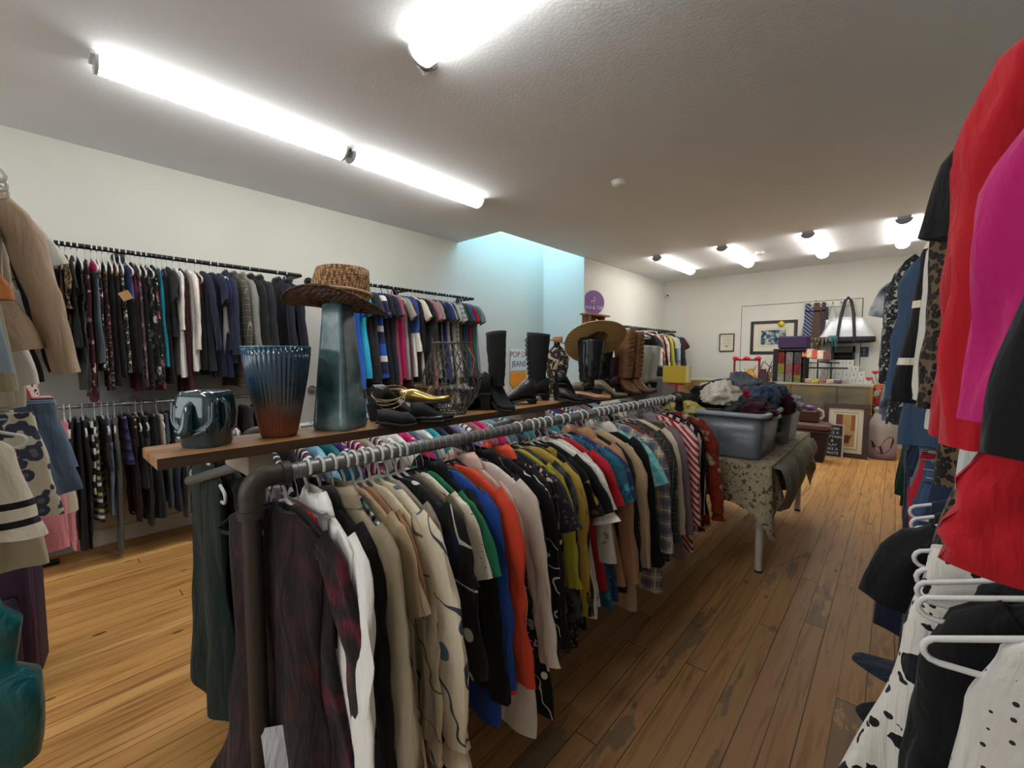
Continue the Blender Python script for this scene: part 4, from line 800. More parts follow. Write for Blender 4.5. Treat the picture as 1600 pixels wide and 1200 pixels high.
# shoes ------------------------------------------------------------
def shoe(name, lab, mat, p, rz, L=.25, W=.042, H=.055, heel=.012, pointed=False, collar=.085, tilt=0, group=None, scale=1.0, shaft=0, shaftr=.058, smat=None, lace=False, solem=None, cat='shoe', lean=0.0):
    """toe along +x, heel at x = 0"""
    t = thing(name, lab, cat, p, rz, group); t.rotation_euler[1] = tilt; t.scale = (scale,) * 3
    solem = solem or simple('dark_sole', '151312', .6); up = MB(); rings = []
    def lift(x): q = max(0, 1 - x / (L * .62)); return heel * min(1, q * 1.6) ** .8 if x < L * .62 else 0
    nst = 22
    for i in range(nst + 1):
        u = i / nst; x = .004 + (L - .006) * u
        wv = W * (.78 + .22 * sin(pi * min(1, u * 1.15))) * (1 if u < .72 else (max(0.04, 1 - ((u - .72) / .28) ** (1.3 if pointed else 2.4)) ** (.9 if pointed else .5)))
        if u < .08: wv *= .55 + .45 * u / .08
        top = H * (1.3 if u < .3 else 1.3 - .9 * min(1, (u - .3) / .5)) if collar else H * .8
        top = max(.018, top * (1 - .6 * max(0, (u - .8) / .2)))
        if shaft or collar > .07: top = top + (collar - H * 1.0) * max(0, 1 - abs(u - .15) / .3) ** 1.2
        z0 = .008 + lift(x); r = []
        for k in range(20):
            a = 2 * pi * k / 20; zz = z0 + (top * .5) * (1 + sin(a)) if sin(a) > -.4 else z0 + .0; r.append((x, cos(a) * wv * (1 if sin(a) < .4 else .92), zz))
        rings.append(r)
    up.loft(rings); obj('upper', up, mat, t)
    so = MB(); sr = []
    for i in range(19):
        u = i / 18; x = L * u * 1.01; wv = (W + .003) * (.8 + .2 * sin(pi * min(1, u * 1.15))) * (1 if u < .72 else max(.05, 1 - ((u - .72) / .28) ** 2.4) ** .5)
        if u < .06: wv *= .6
        z = lift(x); sr.append([(x, -wv, z), (x, wv, z), (x, wv, z + .009), (x, -wv, z + .009)])
    obj('sole', so.loft(sr), solem, t)
    if heel > .018:
        hr = [[(x0, -w, z), (x1, -w, z), (x1, w, z), (x0, w, z)] for x0, x1, w, z in ((.006, .036 if heel < .06 or shaft else .026, W * .55, 0), (.0, .06, W * .8, heel + .004))]
        obj('heel', MB().loft(hr, smooth=False), solem, t)
    if shaft:
        rr = []; z0 = heel + .06
        for i in range(16):
            u = i / 15; z = z0 + (shaft - z0) * u; r = shaftr * (.72 + .34 * u ** .8); cx = .062 + .01 * (1 - u) + lean * u; w = .004 * (1 - u)
            rr.append([(cx + cos(a) * r * 1.02 + w * sin(z * 130), sin(a) * r * .72 + .004 * noise.noise((z * 25, cos(a) * 2, sin(a) * 2 + p[1])), z + .006 * cos(a) * (i == 15)) for a in [2 * pi * k / 28 for k in range(28)]])
        rr += [[((v[0] - .07 - lean) * .93 + .07 + lean, v[1] * .93, v[2] - d) for v in rr[15]] for d in (.001, .05)]
        obj('shaft', MB().loft(rr, cap=True), smat or mat, t)
        if lace:
            lm = simple('lace_' + mat.name, '2a1c14' if lace == 'dark' else '8a5c34', .7); l = MB()
            for i in range(9):
                z = z0 + (shaft - z0) * (.08 + .84 * i / 9); r = shaftr * (.75 + .34 * ((z - z0) / (shaft - z0)) ** .8); x = .062 + lean * ((z - z0) / (shaft - z0)) + r * 1.0
                l.tube([(x, -.024, z), (x + .012, 0, z + .012), (x, .024, z + .024)], .0028, 6); l.tube([(x, .024, z), (x + .012, 0, z + .012), (x, -.024, z + .024)], .0028, 6)
            obj('laces', l, lm, t)
    return t
M_blk = simple('black_leather', '16171a', .38, bump=.25, bscale=50); M_sue = simple('black_suede', '131316', .9); M_brn = simple('brown_leather', '5f3f28', .45, bump=.25, bscale=40, var=.25); M_tan_l = simple('tan_brown_leather', '7a5232', .5, bump=.3, bscale=30, var=.2)
M_burg = simple('burgundy_leather', '3a1420', .35, bump=.2); M_wht = simple('white_leather', 'd6d2ca', .5, bump=.4, bscale=25, var=.1); M_rub = simple('black_rubber', '1a1d20', .2, coat=.5); M_olive_l = simple('taupe_leather', '6e6450', .5)
shoe('ankle_shoe', 'black strappy sandal standing behind the tall teal bottle', M_blk, onplank(582, -.05), radians(100), L=.22, heel=.06, collar=.05)
shoe('flat_shoe', 'gold metallic flat shoe lying on top of the black sandals', simple('gold_leather', 'b89a52', .22, .7, var=.2), onplank(628, -.03) + Vector((0, 0, .05)), radians(35), L=.2, H=.035, collar=.03, tilt=radians(-6))
shoe('black_pump', 'black pump with wide opening under the gold shoe', M_blk, onplank(618, -.04), radians(20), L=.22, H=.04, heel=.02, collar=.04)
shoe('black_slipper', 'rounded black slipper at the plank edge beside the teal bottle', M_sue, onplank(588, .065), radians(55), L=.14, W=.045, H=.05, collar=.0)
shoe('peep_toe_shoe', 'black shoe with thin ankle strap at the plank edge under the gold shoe', M_sue, onplank(640, .06), radians(60), L=.17, H=.04, collar=.03)
shoe('brown_bootie', 'brown leather ankle bootie with flared top before the wire basket', M_brn, onplank(682, .04), radians(200), L=.12, W=.035, H=.05, heel=.03, collar=.08, shaft=.125, shaftr=.036, cat='boot')
M_gw = simple('gold_bangle', 'b8a070', .25, .8)
l = MB(); 
for k in range(4): l.tube([(cos(a) * .062, sin(a) * .05 * (1 + .1 * k), .01 * sin(a + k) + .01 * k) for a in [2 * pi * q / 30 for q in range(31)]], .0012, 6, cap=False)
o = obj('ankle_strap', l, M_gw, None, onplank(612, .0) + Vector((0, 0, .085)), (.4, .3, 0)); tag(o, 'loops of thin metallic strap around the gold shoe', 'strap')
# wire basket
p = onplank(706, -.0); t = thing('wire_basket', 'bulging black wire basket with diagonal mesh and thin handles', 'basket', p)
prof = [(.058, .0), (.064, .015), (.092, .05), (.116, .09), (.126, .13), (.12, .18), (.103, .225), (.084, .27), (.077, .305)]
def rad(z):
    for (r0, z0), (r1, z1) in zip(prof, prof[1:]):
        if z0 <= z <= z1: return r0 + (r1 - r0) * (z - z0) / (z1 - z0)
    return prof[-1][0]
w = MB(); M_bw = simple('dark_wire', '5a5650', .35, .6)
for s in (-1, 1):
    for k in range(22):
        w.tube([(cos(a) * rad(z), sin(a) * rad(z), z) for z, a in [(.305 * q / 18, 2 * pi * k / 22 + s * 1.5 * q / 18) for q in range(19)]], .0016, 5, cap=False)
obj('wire_mesh', w, M_bw, t)
for z, nm in ((.305, 'top_rim'), (0.003, 'base_ring'), (.018, 'lower_ring')): obj(nm, MB().tube([(cos(a) * rad(z), sin(a) * rad(z), z) for a in [2 * pi * q / 40 for q in range(41)]], .003, 6, cap=False), M_bw, t)
obj('base_plate', MB().lathe([(.056, 0), (.056, .004), (0, .004)], 32), M_bw, t)
for s in (-1, 1): obj('handle', MB().tube([(s * .078, -.03, .28), (s * .115, -.03, .235), (s * .13, 0, .17), (s * .115, .03, .235), (s * .078, .03, .28)], .0018, 6), simple('brass_wire', '8a8066', .35, .7), t)
# boots
shoe('tall_boot', 'tall black suede boot with flat top beside the wire basket', M_sue, onplank(764, -.03), radians(-12), shaft=.36, shaftr=.056, heel=.05, cat='boot', L=.2)
shoe('heeled_bootie', 'black suede heeled bootie in front of the tall suede boot', M_sue, onplank(786, .05), radians(205), shaft=.16, shaftr=.056, heel=.07, cat='boot', L=.2)
shoe('heeled_bootie', 'black suede block-heeled bootie turned away, beside its mate before the suede boot', M_sue, onplank(768, .04), radians(215), shaft=.155, shaftr=.05, heel=.07, cat='boot', L=.19)
shoe('tall_boot', 'tall black slouchy boot with side laces and pointed toe', M_sue, onplank(858, -.03), radians(228), shaft=.375, shaftr=.062, heel=.03, lace='dark', cat='boot', L=.26, pointed=True)
shoe('riding_boot', 'scuffed black leather shoe with buckle in front of the slouchy boot', M_blk, onplank(838, .03), radians(232), L=.26, H=.06, heel=.02, collar=.09, pointed=True)
shoe('stiletto', 'glossy black peep-toe heel standing on its side near the flowered bust', M_blk, onplank(868, .02), radians(70), L=.18, H=.05, heel=.09, collar=.05)
shoe('strappy_sandal', 'black bow-topped sandal at the plank edge below the glossy heel', M_blk, onplank(872, .07), radians(25), L=.15, H=.045, collar=.03)
shoe('flat_shoe', 'tan pointed flat shoe with white insole', simple('tan_patent', 'a87a58', .3), onplank(898, .03), radians(10), L=.22, H=.028, collar=.0, pointed=True)
shoe('loafer', 'taupe loafer beyond the tan flat shoe', M_olive_l, onplank(912, -.03), radians(190), L=.22, H=.04, heel=.025, collar=.05)
shoe('pointed_pump', 'olive grey pointed pump in front of the black rubber boot', M_olive_l, onplank(928, .06), radians(25), L=.2, H=.035, heel=.05, collar=.045, pointed=True)
shoe('rubber_boot', 'shiny black rubber boot wearing a straw hat', M_rub, onplank(938, .01), radians(215), shaft=.36, shaftr=.083, heel=.02, cat='boot', L=.27, scale=1.0)
shoe('rubber_boot', 'second shiny black rubber boot, behind the one under the straw hat', M_rub, onplank(955, -.03), radians(215), shaft=.35, shaftr=.075, heel=.02, cat='boot', L=.27)
shoe('cowboy_boot', 'burgundy leather boot squeezed behind the rubber boots', M_burg, onplank(972, .02), radians(220), shaft=.24, shaftr=.06, heel=.03, cat='boot', L=.25, pointed=True)
shoe('lace_up_boot', 'tall tan brown boot with laces up the shin', M_tan_l, onplank(966, -.03), radians(-30), shaft=.42, shaftr=.09, heel=.04, lace='tan', cat='boot', L=.25)
shoe('lace_up_boot', 'second tall brown laced boot nearer the white boots', M_tan_l, onplank(981, .0), radians(-25), shaft=.41, shaftr=.075, heel=.04, lace='tan', cat='boot', L=.25)
shoe('cowboy_boot', 'off-white leather cowboy boot at the far plank end', M_wht, onplank(1012, .03), radians(210), shaft=.33, shaftr=.088, heel=.035, cat='boot', L=.26)
shoe('cowboy_boot', 'second off-white cowboy boot, last on the plank', M_wht, onplank(1026, .03), radians(210), shaft=.33, shaftr=.085, heel=.035, cat='boot', L=.26)
pb = onplank(938, .01)
hb = hat('sun_hat', 'natural straw sun hat tilted over the black rubber boot', Vector((pb.x - .04, pb.y + .0, PT + .345)), .2, .2, .095, .1, M_straw, M_straw, (radians(-10), radians(-38), radians(-20)), .015, .01)
obj('brown_patch', MB().lathe([(.03, 0), (.03, .003), (0, .003)], 24, (.0, -.14, .012), sx=1.1, sy=.6), simple('patch_brown', '6b3a2a', .6), hb)
# dressed bust with a visor beyond the plank
p = at(870, 575, Y=3.9); t = thing('dress_form', 'dress form in a black and cream flowered top with tan hat, behind the boots', 'dress form', (p.x, p.y, 0))
fm = fabric('floral:231d1a,b3a693,8a7c68:20')
obj('torso', MB().lathe([(.0, 1.0), (.14, 1.0), (.13, 1.1), (.11, 1.2), (.14, 1.32), (.15, 1.42), (.12, 1.5), (.04, 1.56), (.035, 1.62)], 28, sy=.65), fm, t)
obj('stand', MB().tube([(0, 0, 0), (0, 0, 1.0)], .02, 12), M_blackpipe, t); obj('base', MB().lathe([(.18, 0), (.18, .02), (.02, .03)], 28), M_blackpipe, t)
obj('scarf', MB().tube([(-.1, -.08, 1.48), (0, -.1, 1.42), (.08, -.08, 1.4), (.05, -.1, 1.3)], .03, 10, flat=.4), simple('cream_scarf', 'b6a88e', .8), t)
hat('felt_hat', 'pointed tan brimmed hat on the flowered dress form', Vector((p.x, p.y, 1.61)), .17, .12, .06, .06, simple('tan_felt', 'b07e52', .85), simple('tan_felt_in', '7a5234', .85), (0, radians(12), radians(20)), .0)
# flyers pinned up beyond the boots
p = at(812, 562, X=WL + .03); t = thing('hand_lettered_sign', 'white paper sign hand lettered POP UP JEANS seen between the tall boots', 'sign', (WL + .012, p.y, p.z), pi / 2)
Mpaper = simple('paper_white', 'd9dde0', .8); Mink = simple('ink_dark', '3a3f5c', .8); Mink2 = simple('ink_red', '9a4a4a', .8)
obj('paper', MB().box(-.2, .2, -.004, 0, -.17, .17), Mpaper, t)
text('lettering', 'POP UP', .13, Mink2, t, (0, -.006, .08), (pi / 2, 0, 0)); text('lettering', 'JEANS', .13, Mink, t, (0, -.006, -.07), (pi / 2, 0, 0))
p = at(811, 594, X=WL + .03); o = obj('orange_flyer', MB().prism([(-.19, .13), (.19, .13), (.19, -.05), (0, -.22), (-.19, -.05)], .004, Matrix.Rotation(pi / 2, 4, 'Z') @ Matrix.Rotation(pi / 2, 4, 'X')), simple('orange_card', 'e58a16', .6), None, (WL + .012, p.y, p.z)); tag(o, 'orange flyer with pointed lower edge below the hand-lettered paper', 'flyer')
# low things on the floor by the alcove
# ------------------------------------------------------------------ folding table, tubs, clothes
TX0, TX1, TY0, TY1, TZ = -1.38, -.57, 3.12, 4.8, .735
t = thing('folding_table', 'long table with white round legs under a flowered cloth', 'table', ((TX0 + TX1) / 2, (TY0 + TY1) / 2, 0)); cx, cy = t.location.x, t.location.y
obj('tabletop', MB().box(TX0 - cx, TX1 - cx, TY0 - cy, TY1 - cy, TZ - .04, TZ, bev=.005), simple('table_white', 'b4b2ac', .5), t)
for x in (TX0 + .07, TX1 - .06):
    for y in (TY0 + .07, TY1 - .07): l = obj('leg', MB().tube([(x - cx, y - cy, .012), (x - cx, y - cy, TZ - .04)], .023, 18), simple('leg_white', 'c4c2bc', .4), t); obj('foot_cap', MB().tube([(x - cx, y - cy, 0), (x - cx, y - cy, .014)], .025, 18), simple('foot_black', 'jet', .6), l)
# cloth: top sheet plus a hanging skirt whose corners fall lower
M_cloth = fabric('floral:a99c80,5e4e3e,6e5c48:26'); c = MB(); per = []
nx, ny = 30, 60
for i in range(nx): per.append((TX0 + (TX1 - TX0) * i / nx, TY0, 0, -1))
for i in range(ny): per.append((TX1, TY0 + (TY1 - TY0) * i / ny, 1, 0))
for i in range(nx): per.append((TX1 - (TX1 - TX0) * i / nx, TY1, 0, 1))
for i in range(ny): per.append((TX0, TY1 - (TY1 - TY0) * i / ny, -1, 0))
def cornerness(x, y): return exp(-min(math.hypot(x - a, y - b_) for a in (TX0, TX1) for b_ in (TY0, TY1)) / .09)
rings = []
for k in range(13):
    q = k / 12; r = []
    for i, (x, y, a, b_) in enumerate(per):
        cn = cornerness(x, y); drop = .25 + .26 * cn + (.06 * sin(y * 5 + 1) if a else .0); fold = (.018 + .03 * cn) * sin(i * .75) * q
        o1 = .006 + .02 * q + fold + .05 * cn * q; dx = (x - (TX0 + TX1) / 2); dy = y - (TY0 + TY1) / 2
        ux, uy = a, b_
        if cn > .2: ux = math.copysign(1, dx) * (.7 if not a else 1); uy = math.copysign(1, dy) * (.7 if not b_ else 1)
        r.append((x + ux * o1, y + uy * o1, TZ + .004 - drop * q))
    rings.append(r)
c.loft(rings, cap=False); c.add([(x, y, TZ + .004) for x, y, _, _ in per], [tuple(range(len(per)))], False)
o = obj('tablecloth', c, M_cloth); tag(o, 'cream tablecloth with dark brown flowers draped over the folding table', 'tablecloth')
o = obj('cloth_runner', MB().grid(lambda u, v: (TX1 + .035 + .05 * sin(pi * v) + .012 * sin(u * 26), TY0 + .05 + (TY1 - TY0 - .3) * u, TZ + .012 - (.30 + .09 * sin(u * 5)) * v) if v > 0 else (TX1 - .12, TY0 + .05 + (TY1 - TY0 - .3) * u, TZ + .012), 40, 10), fabric('solid:8b8673')); tag(o, 'plain grey-green cloth hanging over the aisle side of the table', 'cloth')
# clear tubs
m, nt, b = newmat('clear_tub'); b.inputs['Base Color'].default_value = lin('848b96'); b.inputs['Roughness'].default_value = .22; b.inputs['Alpha'].default_value = .5; M_tub = m; M_rim = simple('tub_rim', '9aa2ae', .3)
def tub(p, L, W, H, lab, rz=0):
    t = thing('storage_tub', lab, 'storage tub', p, rz)
    def rr(k, z): 
        a, b2, q = L / 2 * k, W / 2 * k, .05; out = []
        for sx, sy, a0 in ((1, 1, 0), (-1, 1, 90), (-1, -1, 180), (1, -1, 270)):
            for j in range(5): an = radians(a0 + 22.5 * j); out.append((sx * (a - q) + cos(an) * q, sy * (b2 - q) + sin(an) * q, z))
        return out
    obj('tub_body', MB().loft([rr(.84, .004), rr(.86, .0), rr(.87, .02), rr(.97, H - .02), rr(.95, H - .02), rr(.85, .03), rr(.8, .012)], cap=True), M_tub, t)
    obj('rim', MB().loft([rr(.96, H - .03), rr(1.03, H - .03), rr(1.04, H - .01), rr(1.0, H), rr(.95, H), rr(.945, H - .03)], cap=False), M_rim, t)
    for s in (-1, 1): obj('handle', MB().box(s * L / 2 - (.0 if s > 0 else .03), s * L / 2 + (.03 if s > 0 else 0), -.07, .07, H - .055, H - .03, bev=.004), M_rim, t)
    return t
tub((-.9, 3.47, TZ + .01), .56, .60, .32, 'clear grey plastic tub heaped with clothes at the near end of the table')
tub((-.86, 4.2, TZ + .01), .56, .52, .31, 'second clear plastic tub of clothes, further down the table')
def heap(lab, col, p, s, seed, rz=0, name='folded_garment', cat='clothing'):
    def f(u, v):
        a = 2 * pi * u; b2 = pi * (v - .5); d = Vector((cos(a) * cos(b2), sin(a) * cos(b2), sin(b2))); k = 1 + .34 * noise.noise(d * 1.6 + Vector((seed, 0, 0))) ; fo = abs(noise.noise(Vector((d.x * 3.2 + seed, d.y * 3.2, d.z * 2)))) ; k -= .34 * fo + .2 * abs(noise.noise(d * 5.5 + Vector((0, seed, 0)))); k += .05 * noise.noise(d * 9 + Vector((seed, 0, 0)))
        z = d.z * s[2] * k; return (d.x * s[0] * k, d.y * s[1] * k, max(z, -s[2] * .5))
    p = (p[0] + .03, p[1] - .1, p[2]); o = obj(name, MB().grid(f, 56, 32), fabric(col), None, p, (0, 0, rz)); return tag(o, lab, cat)
HZ = TZ + .3
for a in (('crumpled navy garment inside the near tub', 'solid:1b2233', (-.93, 3.58, TZ + .15), (.22, .24, .12), 1), ('folded magenta striped shirt pressed against the near tub wall', 'hstripe:8a2050,4a4450:30', (-1.06, 3.42, TZ + .12), (.1, .1, .1), 2),
          ('cream off-white blouse crumpled on top of the near tub', 'solid:d5cdbd', (-.98, 3.5, HZ + .12), (.14, .13, .12), 3), ('black sweater heaped at the left of the near tub', 'solid:121316', (-1.13, 3.62, HZ + .08), (.16, .18, .12), 4),
          ('yellow blouse spilling over the near tub edge', 'mottle:b8a84e,cbbf6a,d3c684:14', (-1.2, 3.32, HZ - .0), (.15, .11, .085), 5), ('dark olive jacket lying left of the tub heap', 'solid:33332d', (-1.3, 3.5, HZ + .03), (.17, .17, .09), 6),
          ('navy blue top tucked beside the cream blouse', 'solid:161c2c', (-1.06, 3.72, HZ + .14), (.13, .13, .1), 7), ('grey hooded sweatshirt on the highest part of the heap', 'solid:62676e', (-.93, 3.86, HZ + .16), (.18, .16, .12), 8),
          ('steel blue denim shirt crumpled on the heap', 'solid:3f5068', (-.8, 3.75, HZ + .09), (.17, .17, .1), 9), ('burgundy ribbed sweater at the corner of the near tub', 'solid:3a1420', (-.75, 3.52, HZ + .03), (.13, .18, .075), 10), ('dark grey sweater between the cream and burgundy clothes', 'solid:3a3d42', (-.86, 3.52, HZ + .05), (.1, .14, .09), 11),
          ('red printed scarf streak across the heap', 'solid:a3122c', (-.9, 3.66, HZ + .12), (.13, .05, .05), 12), ('white t-shirt at the back of the heap', 'solid:c4c0b8', (-1.18, 3.92, HZ + .1), (.16, .14, .08), 13), ('faded blue jeans heaped over the second tub', 'solid:42546c', (-.84, 4.22, HZ + .07), (.22, .18, .12), 14),
          ('charcoal fleece in the second tub', 'solid:33363c', (-.95, 4.4, HZ + .08), (.22, .2, .12), 15), ('maroon cloth hanging between the tubs', 'solid:3c1622', (-.72, 3.98, HZ + .02), (.13, .09, .12), 16), ('pale blue striped shirt over the second tub rim', 'vstripe:a9b3c6,c9ccd2:40', (-.67, 4.25, HZ + .02), (.11, .22, .07), 17),
          ('black clothes packed low in the second tub', 'solid:17181c', (-.9, 4.32, TZ + .12), (.2, .2, .11), 18), ('grey flannel shirt drooping over the second tub', 'plaid:4a4d55,33353b,7a7c80:30', (-.76, 4.42, HZ + .04), (.12, .14, .08), 19)):
    heap(a[0], a[1], a[2], a[3], a[4] * 3.7)
o = obj('paper_note', MB().box(-.07, .07, -.002, .002, -.1, .1), simple('paper_note', 'b3b6ba', .7), None, (-1.1, 3.15, TZ + .17)); tag(o, 'white paper note taped to the front of the near tub', 'paper')
# ------------------------------------------------------------------ between rack and back wall
t = thing('grey_bin', 'tall grey plastic storage bin beyond the white boots', 'bin', (-2.62, 5.9, 0))
obj('bin_body', MB().loft([[(x * k, y * k, z) for x, y in ((-.28, -.22), (.28, -.22), (.28, .22), (-.28, .22))] for k, z in ((.8, 0), (1, 1.16))], smooth=False), simple('grey_bin_plastic', '5c6068', .45), t)
obj('bin_rim', MB().box(-.3, .3, -.24, .24, 1.12, 1.17, bev=.01), simple('grey_bin_rim', '6d7178', .4), t)
o = obj('cardboard_bale', MB().box(-.25, .25, -.2, .2, 0, .14, bev=.02), simple('dark_bundle', '1b1a1c', .8, bump=.4), None, (-2.62, 5.9, 1.17)); tag(o, 'dark folded bundle on top of the tall grey bin', 'bundle')
p = at(1057, 588, Y=4.9); t = thing('feather_sign_stand', 'yellow card folded over a red stand between the bin and the table', 'sign stand', (p.x, p.y, 0)); z = p.z
obj('card', MB().box(-.15, .15, -.03, .03, z - .075, z + .12, bev=.008), simple('yellow_card', 'cdb12c', .6), t); obj('card_edge', MB().box(.115, .152, -.034, .034, z - .06, z + .12), simple('cream_edge', 'd8cf9c', .6), t)
obj('crosspiece', MB().box(-.09, .09, -.012, .012, z - .1, z - .075), simple('red_metal', 'a5202a', .4), t); obj('post', MB().tube([(0, 0, .0), (0, 0, z - .09)], .016, 12), simple('red_metal', 'a5202a', .4), t); obj('foot', MB().lathe([(.13, 0), (.13, .015), (.01, .02)], 24), simple('red_metal', 'a5202a', .4), t)
p = at(1085, 606, Y=5.2); o = obj('plywood_headboard', MB().prism([(-.2, 0), (.2, 0), (.2, p.z + .08), (.17, p.z + .1), (-.17, p.z + .08), (-.2, p.z + .05)], .02, Matrix.Rotation(pi / 2, 4, 'X')), woodmat('pale_ply', 'b59868', 'c9ad7c', 1, .4), None, (p.x, p.y, 0)); tag(o, 'pale wooden board standing upright beyond the yellow card', 'board')
# wooden wall shelf with round purple sign
WX = WL2 + .001
p = at(930, 494, X=WX + .08); t = thing('wall_bracket_shelf', 'small brown wooden shelf on two brackets holding the purple round sign', 'shelf', (WX, p.y, p.z)); M_sh = woodmat('shelf_brown', '5e3418', '8a5630', 2)
obj('shelf_top', MB().box(0, .17, -.32, .32, 0, .025), M_sh, t)
for s in (-.22, .22): obj('bracket', MB().prism([(0, 0), (.14, 0), (.13, -.08), (.08, -.2), (.1, -.3), (.05, -.42), (0, -.46)], .04, Matrix.Translation((0, s, 0)) @ Matrix.Rotation(pi / 2, 4, 'X')), M_sh, t)
obj('backboard', MB().box(0, .012, -.22, .22, -.42, 0), M_sh, t)
t2 = thing('round_sign', 'purple round sign with white figure and lettering on the wooden wall shelf', 'sign', (WX + .06, p.y - .03, p.z + .215), radians(62)); Mp = simple('sign_purple', '7d4a8c', .5); Mw = simple('sign_white', 'dcd3df', .5)
Ms = Matrix.Rotation(pi / 2, 4, 'X'); obj('disc', MB().prism([(cos(a) * .19, sin(a) * .19) for a in [2 * pi * k / 40 for k in range(40)]], .02, Ms), Mp, t2)
obj('sign_edge', MB().tube([(cos(a) * .19, -.01, sin(a) * .19) for a in [2 * pi * k / 40 for k in range(41)]], .008, 6, cap=False), Mw, t2)
fg = MB().tube([(-.05, -.022, .0), (-.03, -.022, .03), (0, -.022, .02), (.03, -.022, .05)], .006, 6); fg.tube([(0, -.022, -.03), (0, -.022, .03)], .006, 6); fg.tube([(-.01, -.022, .07), (.01, -.022, .075)], .012, 8); obj('figure', fg, Mw, t2)
text('lettering', 'Mid & Tall', .075, Mw, t2, (.0, -.022, -.085), (pi / 2, 0, 0), .003)
p = at(931, 515, X=WX + .16); t = thing('handwritten_note', 'white handwritten paper strip hanging from the wooden wall shelf', 'paper', (WX + .175, p.y, p.z), pi / 2 + .3)
obj('paper', MB().box(-.06, .06, -.002, 0, -.18, .16), Mpaper, t)
for i in range(5): obj('pen_line', MB().tube([(-.04 + .012 * k, -.004, .12 - .06 * i + .006 * (-1) ** k) for k in range(7)], .0025, 4), Mink, t)
p = at(948, 514, X=WX + .1); t = thing('smiley_note', 'white note with a smiling face beside the wooden wall shelf', 'paper', (WX + .02, p.y, p.z), pi / 2)
obj('paper', MB().box(-.09, .09, -.002, 0, -.12, .12), Mpaper, t); fc = MB()
for x in (-.025, .03): fc.tube([(x, -.004, .03), (x + .004, -.004, .045)], .008, 6)
fc.tube([(-.04, -.004, -.01), (0, -.004, -.035), (.045, -.004, 0)], .005, 5); obj('face', fc, Mink, t)
# ------------------------------------------------------------------ counter at the back
CY0, CY1, CZ = 8.0, 8.55, 1.03; CX1 = at(1364, 600, Y=CY0).x; CX0 = -3.2
t = thing('display_counter', 'glass-fronted display counter with brass corner at the back of the shop', 'counter', ((CX0 + CX1) / 2, CY0, 0)); h = (CX1 - CX0) / 2
m, nt, b = newmat('old_display_glass'); tc = N(nt, 'ShaderNodeTexCoord'); nz = N(nt, 'ShaderNodeTexNoise'); nz.inputs['Scale'].default_value = 2.6; nz.inputs['Detail'].default_value = 5; nt.links.new(tc.outputs['Object'], nz.inputs['Vector'])
nt.links.new(ramp(nt, nz.outputs['Fac'], [(.35, lin('5c584e')), (.52, lin('77715f')), (.66, lin('8d7648'))], False), b.inputs['Base Color']); b.inputs['Roughness'].default_value = .12; M_dg = m
obj('carcass', MB().box(-h, h, .02, CY1 - CY0, .0, CZ - .03), simple('counter_body', '6a665c', .6), t); obj('glass_front', MB().box(-h + .02, h - .03, .0, .02, .42, CZ - .03), M_dg, t); obj('lower_panel', MB().box(-h, h, .004, .02, 0, .42), simple('counter_panel', '6e685a', .5), t)
obj('countertop', MB().box(-h - .01, h + .01, -.01, CY1 - CY0, CZ - .03, CZ), simple('counter_top', 'a8a598', .3), t); obj('brass_corner', MB().box(h - .03, h + .005, -.008, .02, 0, CZ - .03), simple('brass', 'b38d45', .3, .8), t)
for x in (h - 1.0, h - .42): obj('mullion', MB().box(x, x + .02, -.006, .0, .42, CZ - .03), simple('counter_metal', '5b584f', .4, .4), t)
obj('lock', MB().tube([(h - .12, -.02, .62), (h - .12, 0, .62)], .015, 10), simple('brass', 'b38d45', .3, .8), t)
CT = CZ + .001
def onctr(px, y): X = at(px, 590, Y=y).x; return Vector((X, y, CT))
# framed pictures
def framed(name, lab, p, w, hh, rz, fw, fcol, mat_w, art, tilt=0, cat='picture'):
    t = thing(name, lab, cat, p, rz); t.rotation_euler[0] = tilt; fm = simple('frame_' + fcol, fcol, .35)
    for nm, (a, b2, c_, d) in (('frame_rail', (-w / 2, w / 2, hh - fw, hh)), ('frame_rail', (-w / 2, w / 2, 0, fw)), ('frame_stile', (-w / 2, -w / 2 + fw, fw, hh - fw)), ('frame_stile', (w / 2 - fw, w / 2, fw, hh - fw))): obj(nm, MB().box(a, b2, -.028, 0, c_, d, bev=.003), fm, t)
    obj('mat_board', MB().box(-w / 2 + fw, w / 2 - fw, -.012, -.004, fw, hh - fw), simple('mat_cream', 'cfc8b4', .7), t)
    art(t, w, hh, fw, mat_w); return t
def art_sea(t, w, hh, fw, mw):
    obj('print', MB().box(-w / 2 + fw + mw, w / 2 - fw - mw, -.015, -.012, fw + mw, hh - fw - mw), fabric('mottle:1c2a33,5a707c,c2c4c0:16'), t); obj('inner_line', MB().tube([(-w / 2 + fw + mw - .03, -.013, fw + mw - .03), (w / 2 - fw - mw + .03, -.013, fw + mw - .03), (w / 2 - fw - mw + .03, -.013, hh - fw - mw + .03), (-w / 2 + fw + mw - .03, -.013, hh - fw - mw + .03), (-w / 2 + fw + mw - .03, -.013, fw + mw - .03)], .003, 4), simple('gold_line', 'a79a78', .5), t)
a0 = at(1172, 555, Y=BACK); a1 = at(1247, 501, Y=BACK); w_, h_ = a1.x - a0.x, a1.z - a0.z
framed('wall_picture', 'black framed picture of grey-blue waves on the back wall', ((a0.x + a1.x) / 2, BACK - .002, a0.z + .02), w_, h_, 0, .05, '232323', .12, art_sea)
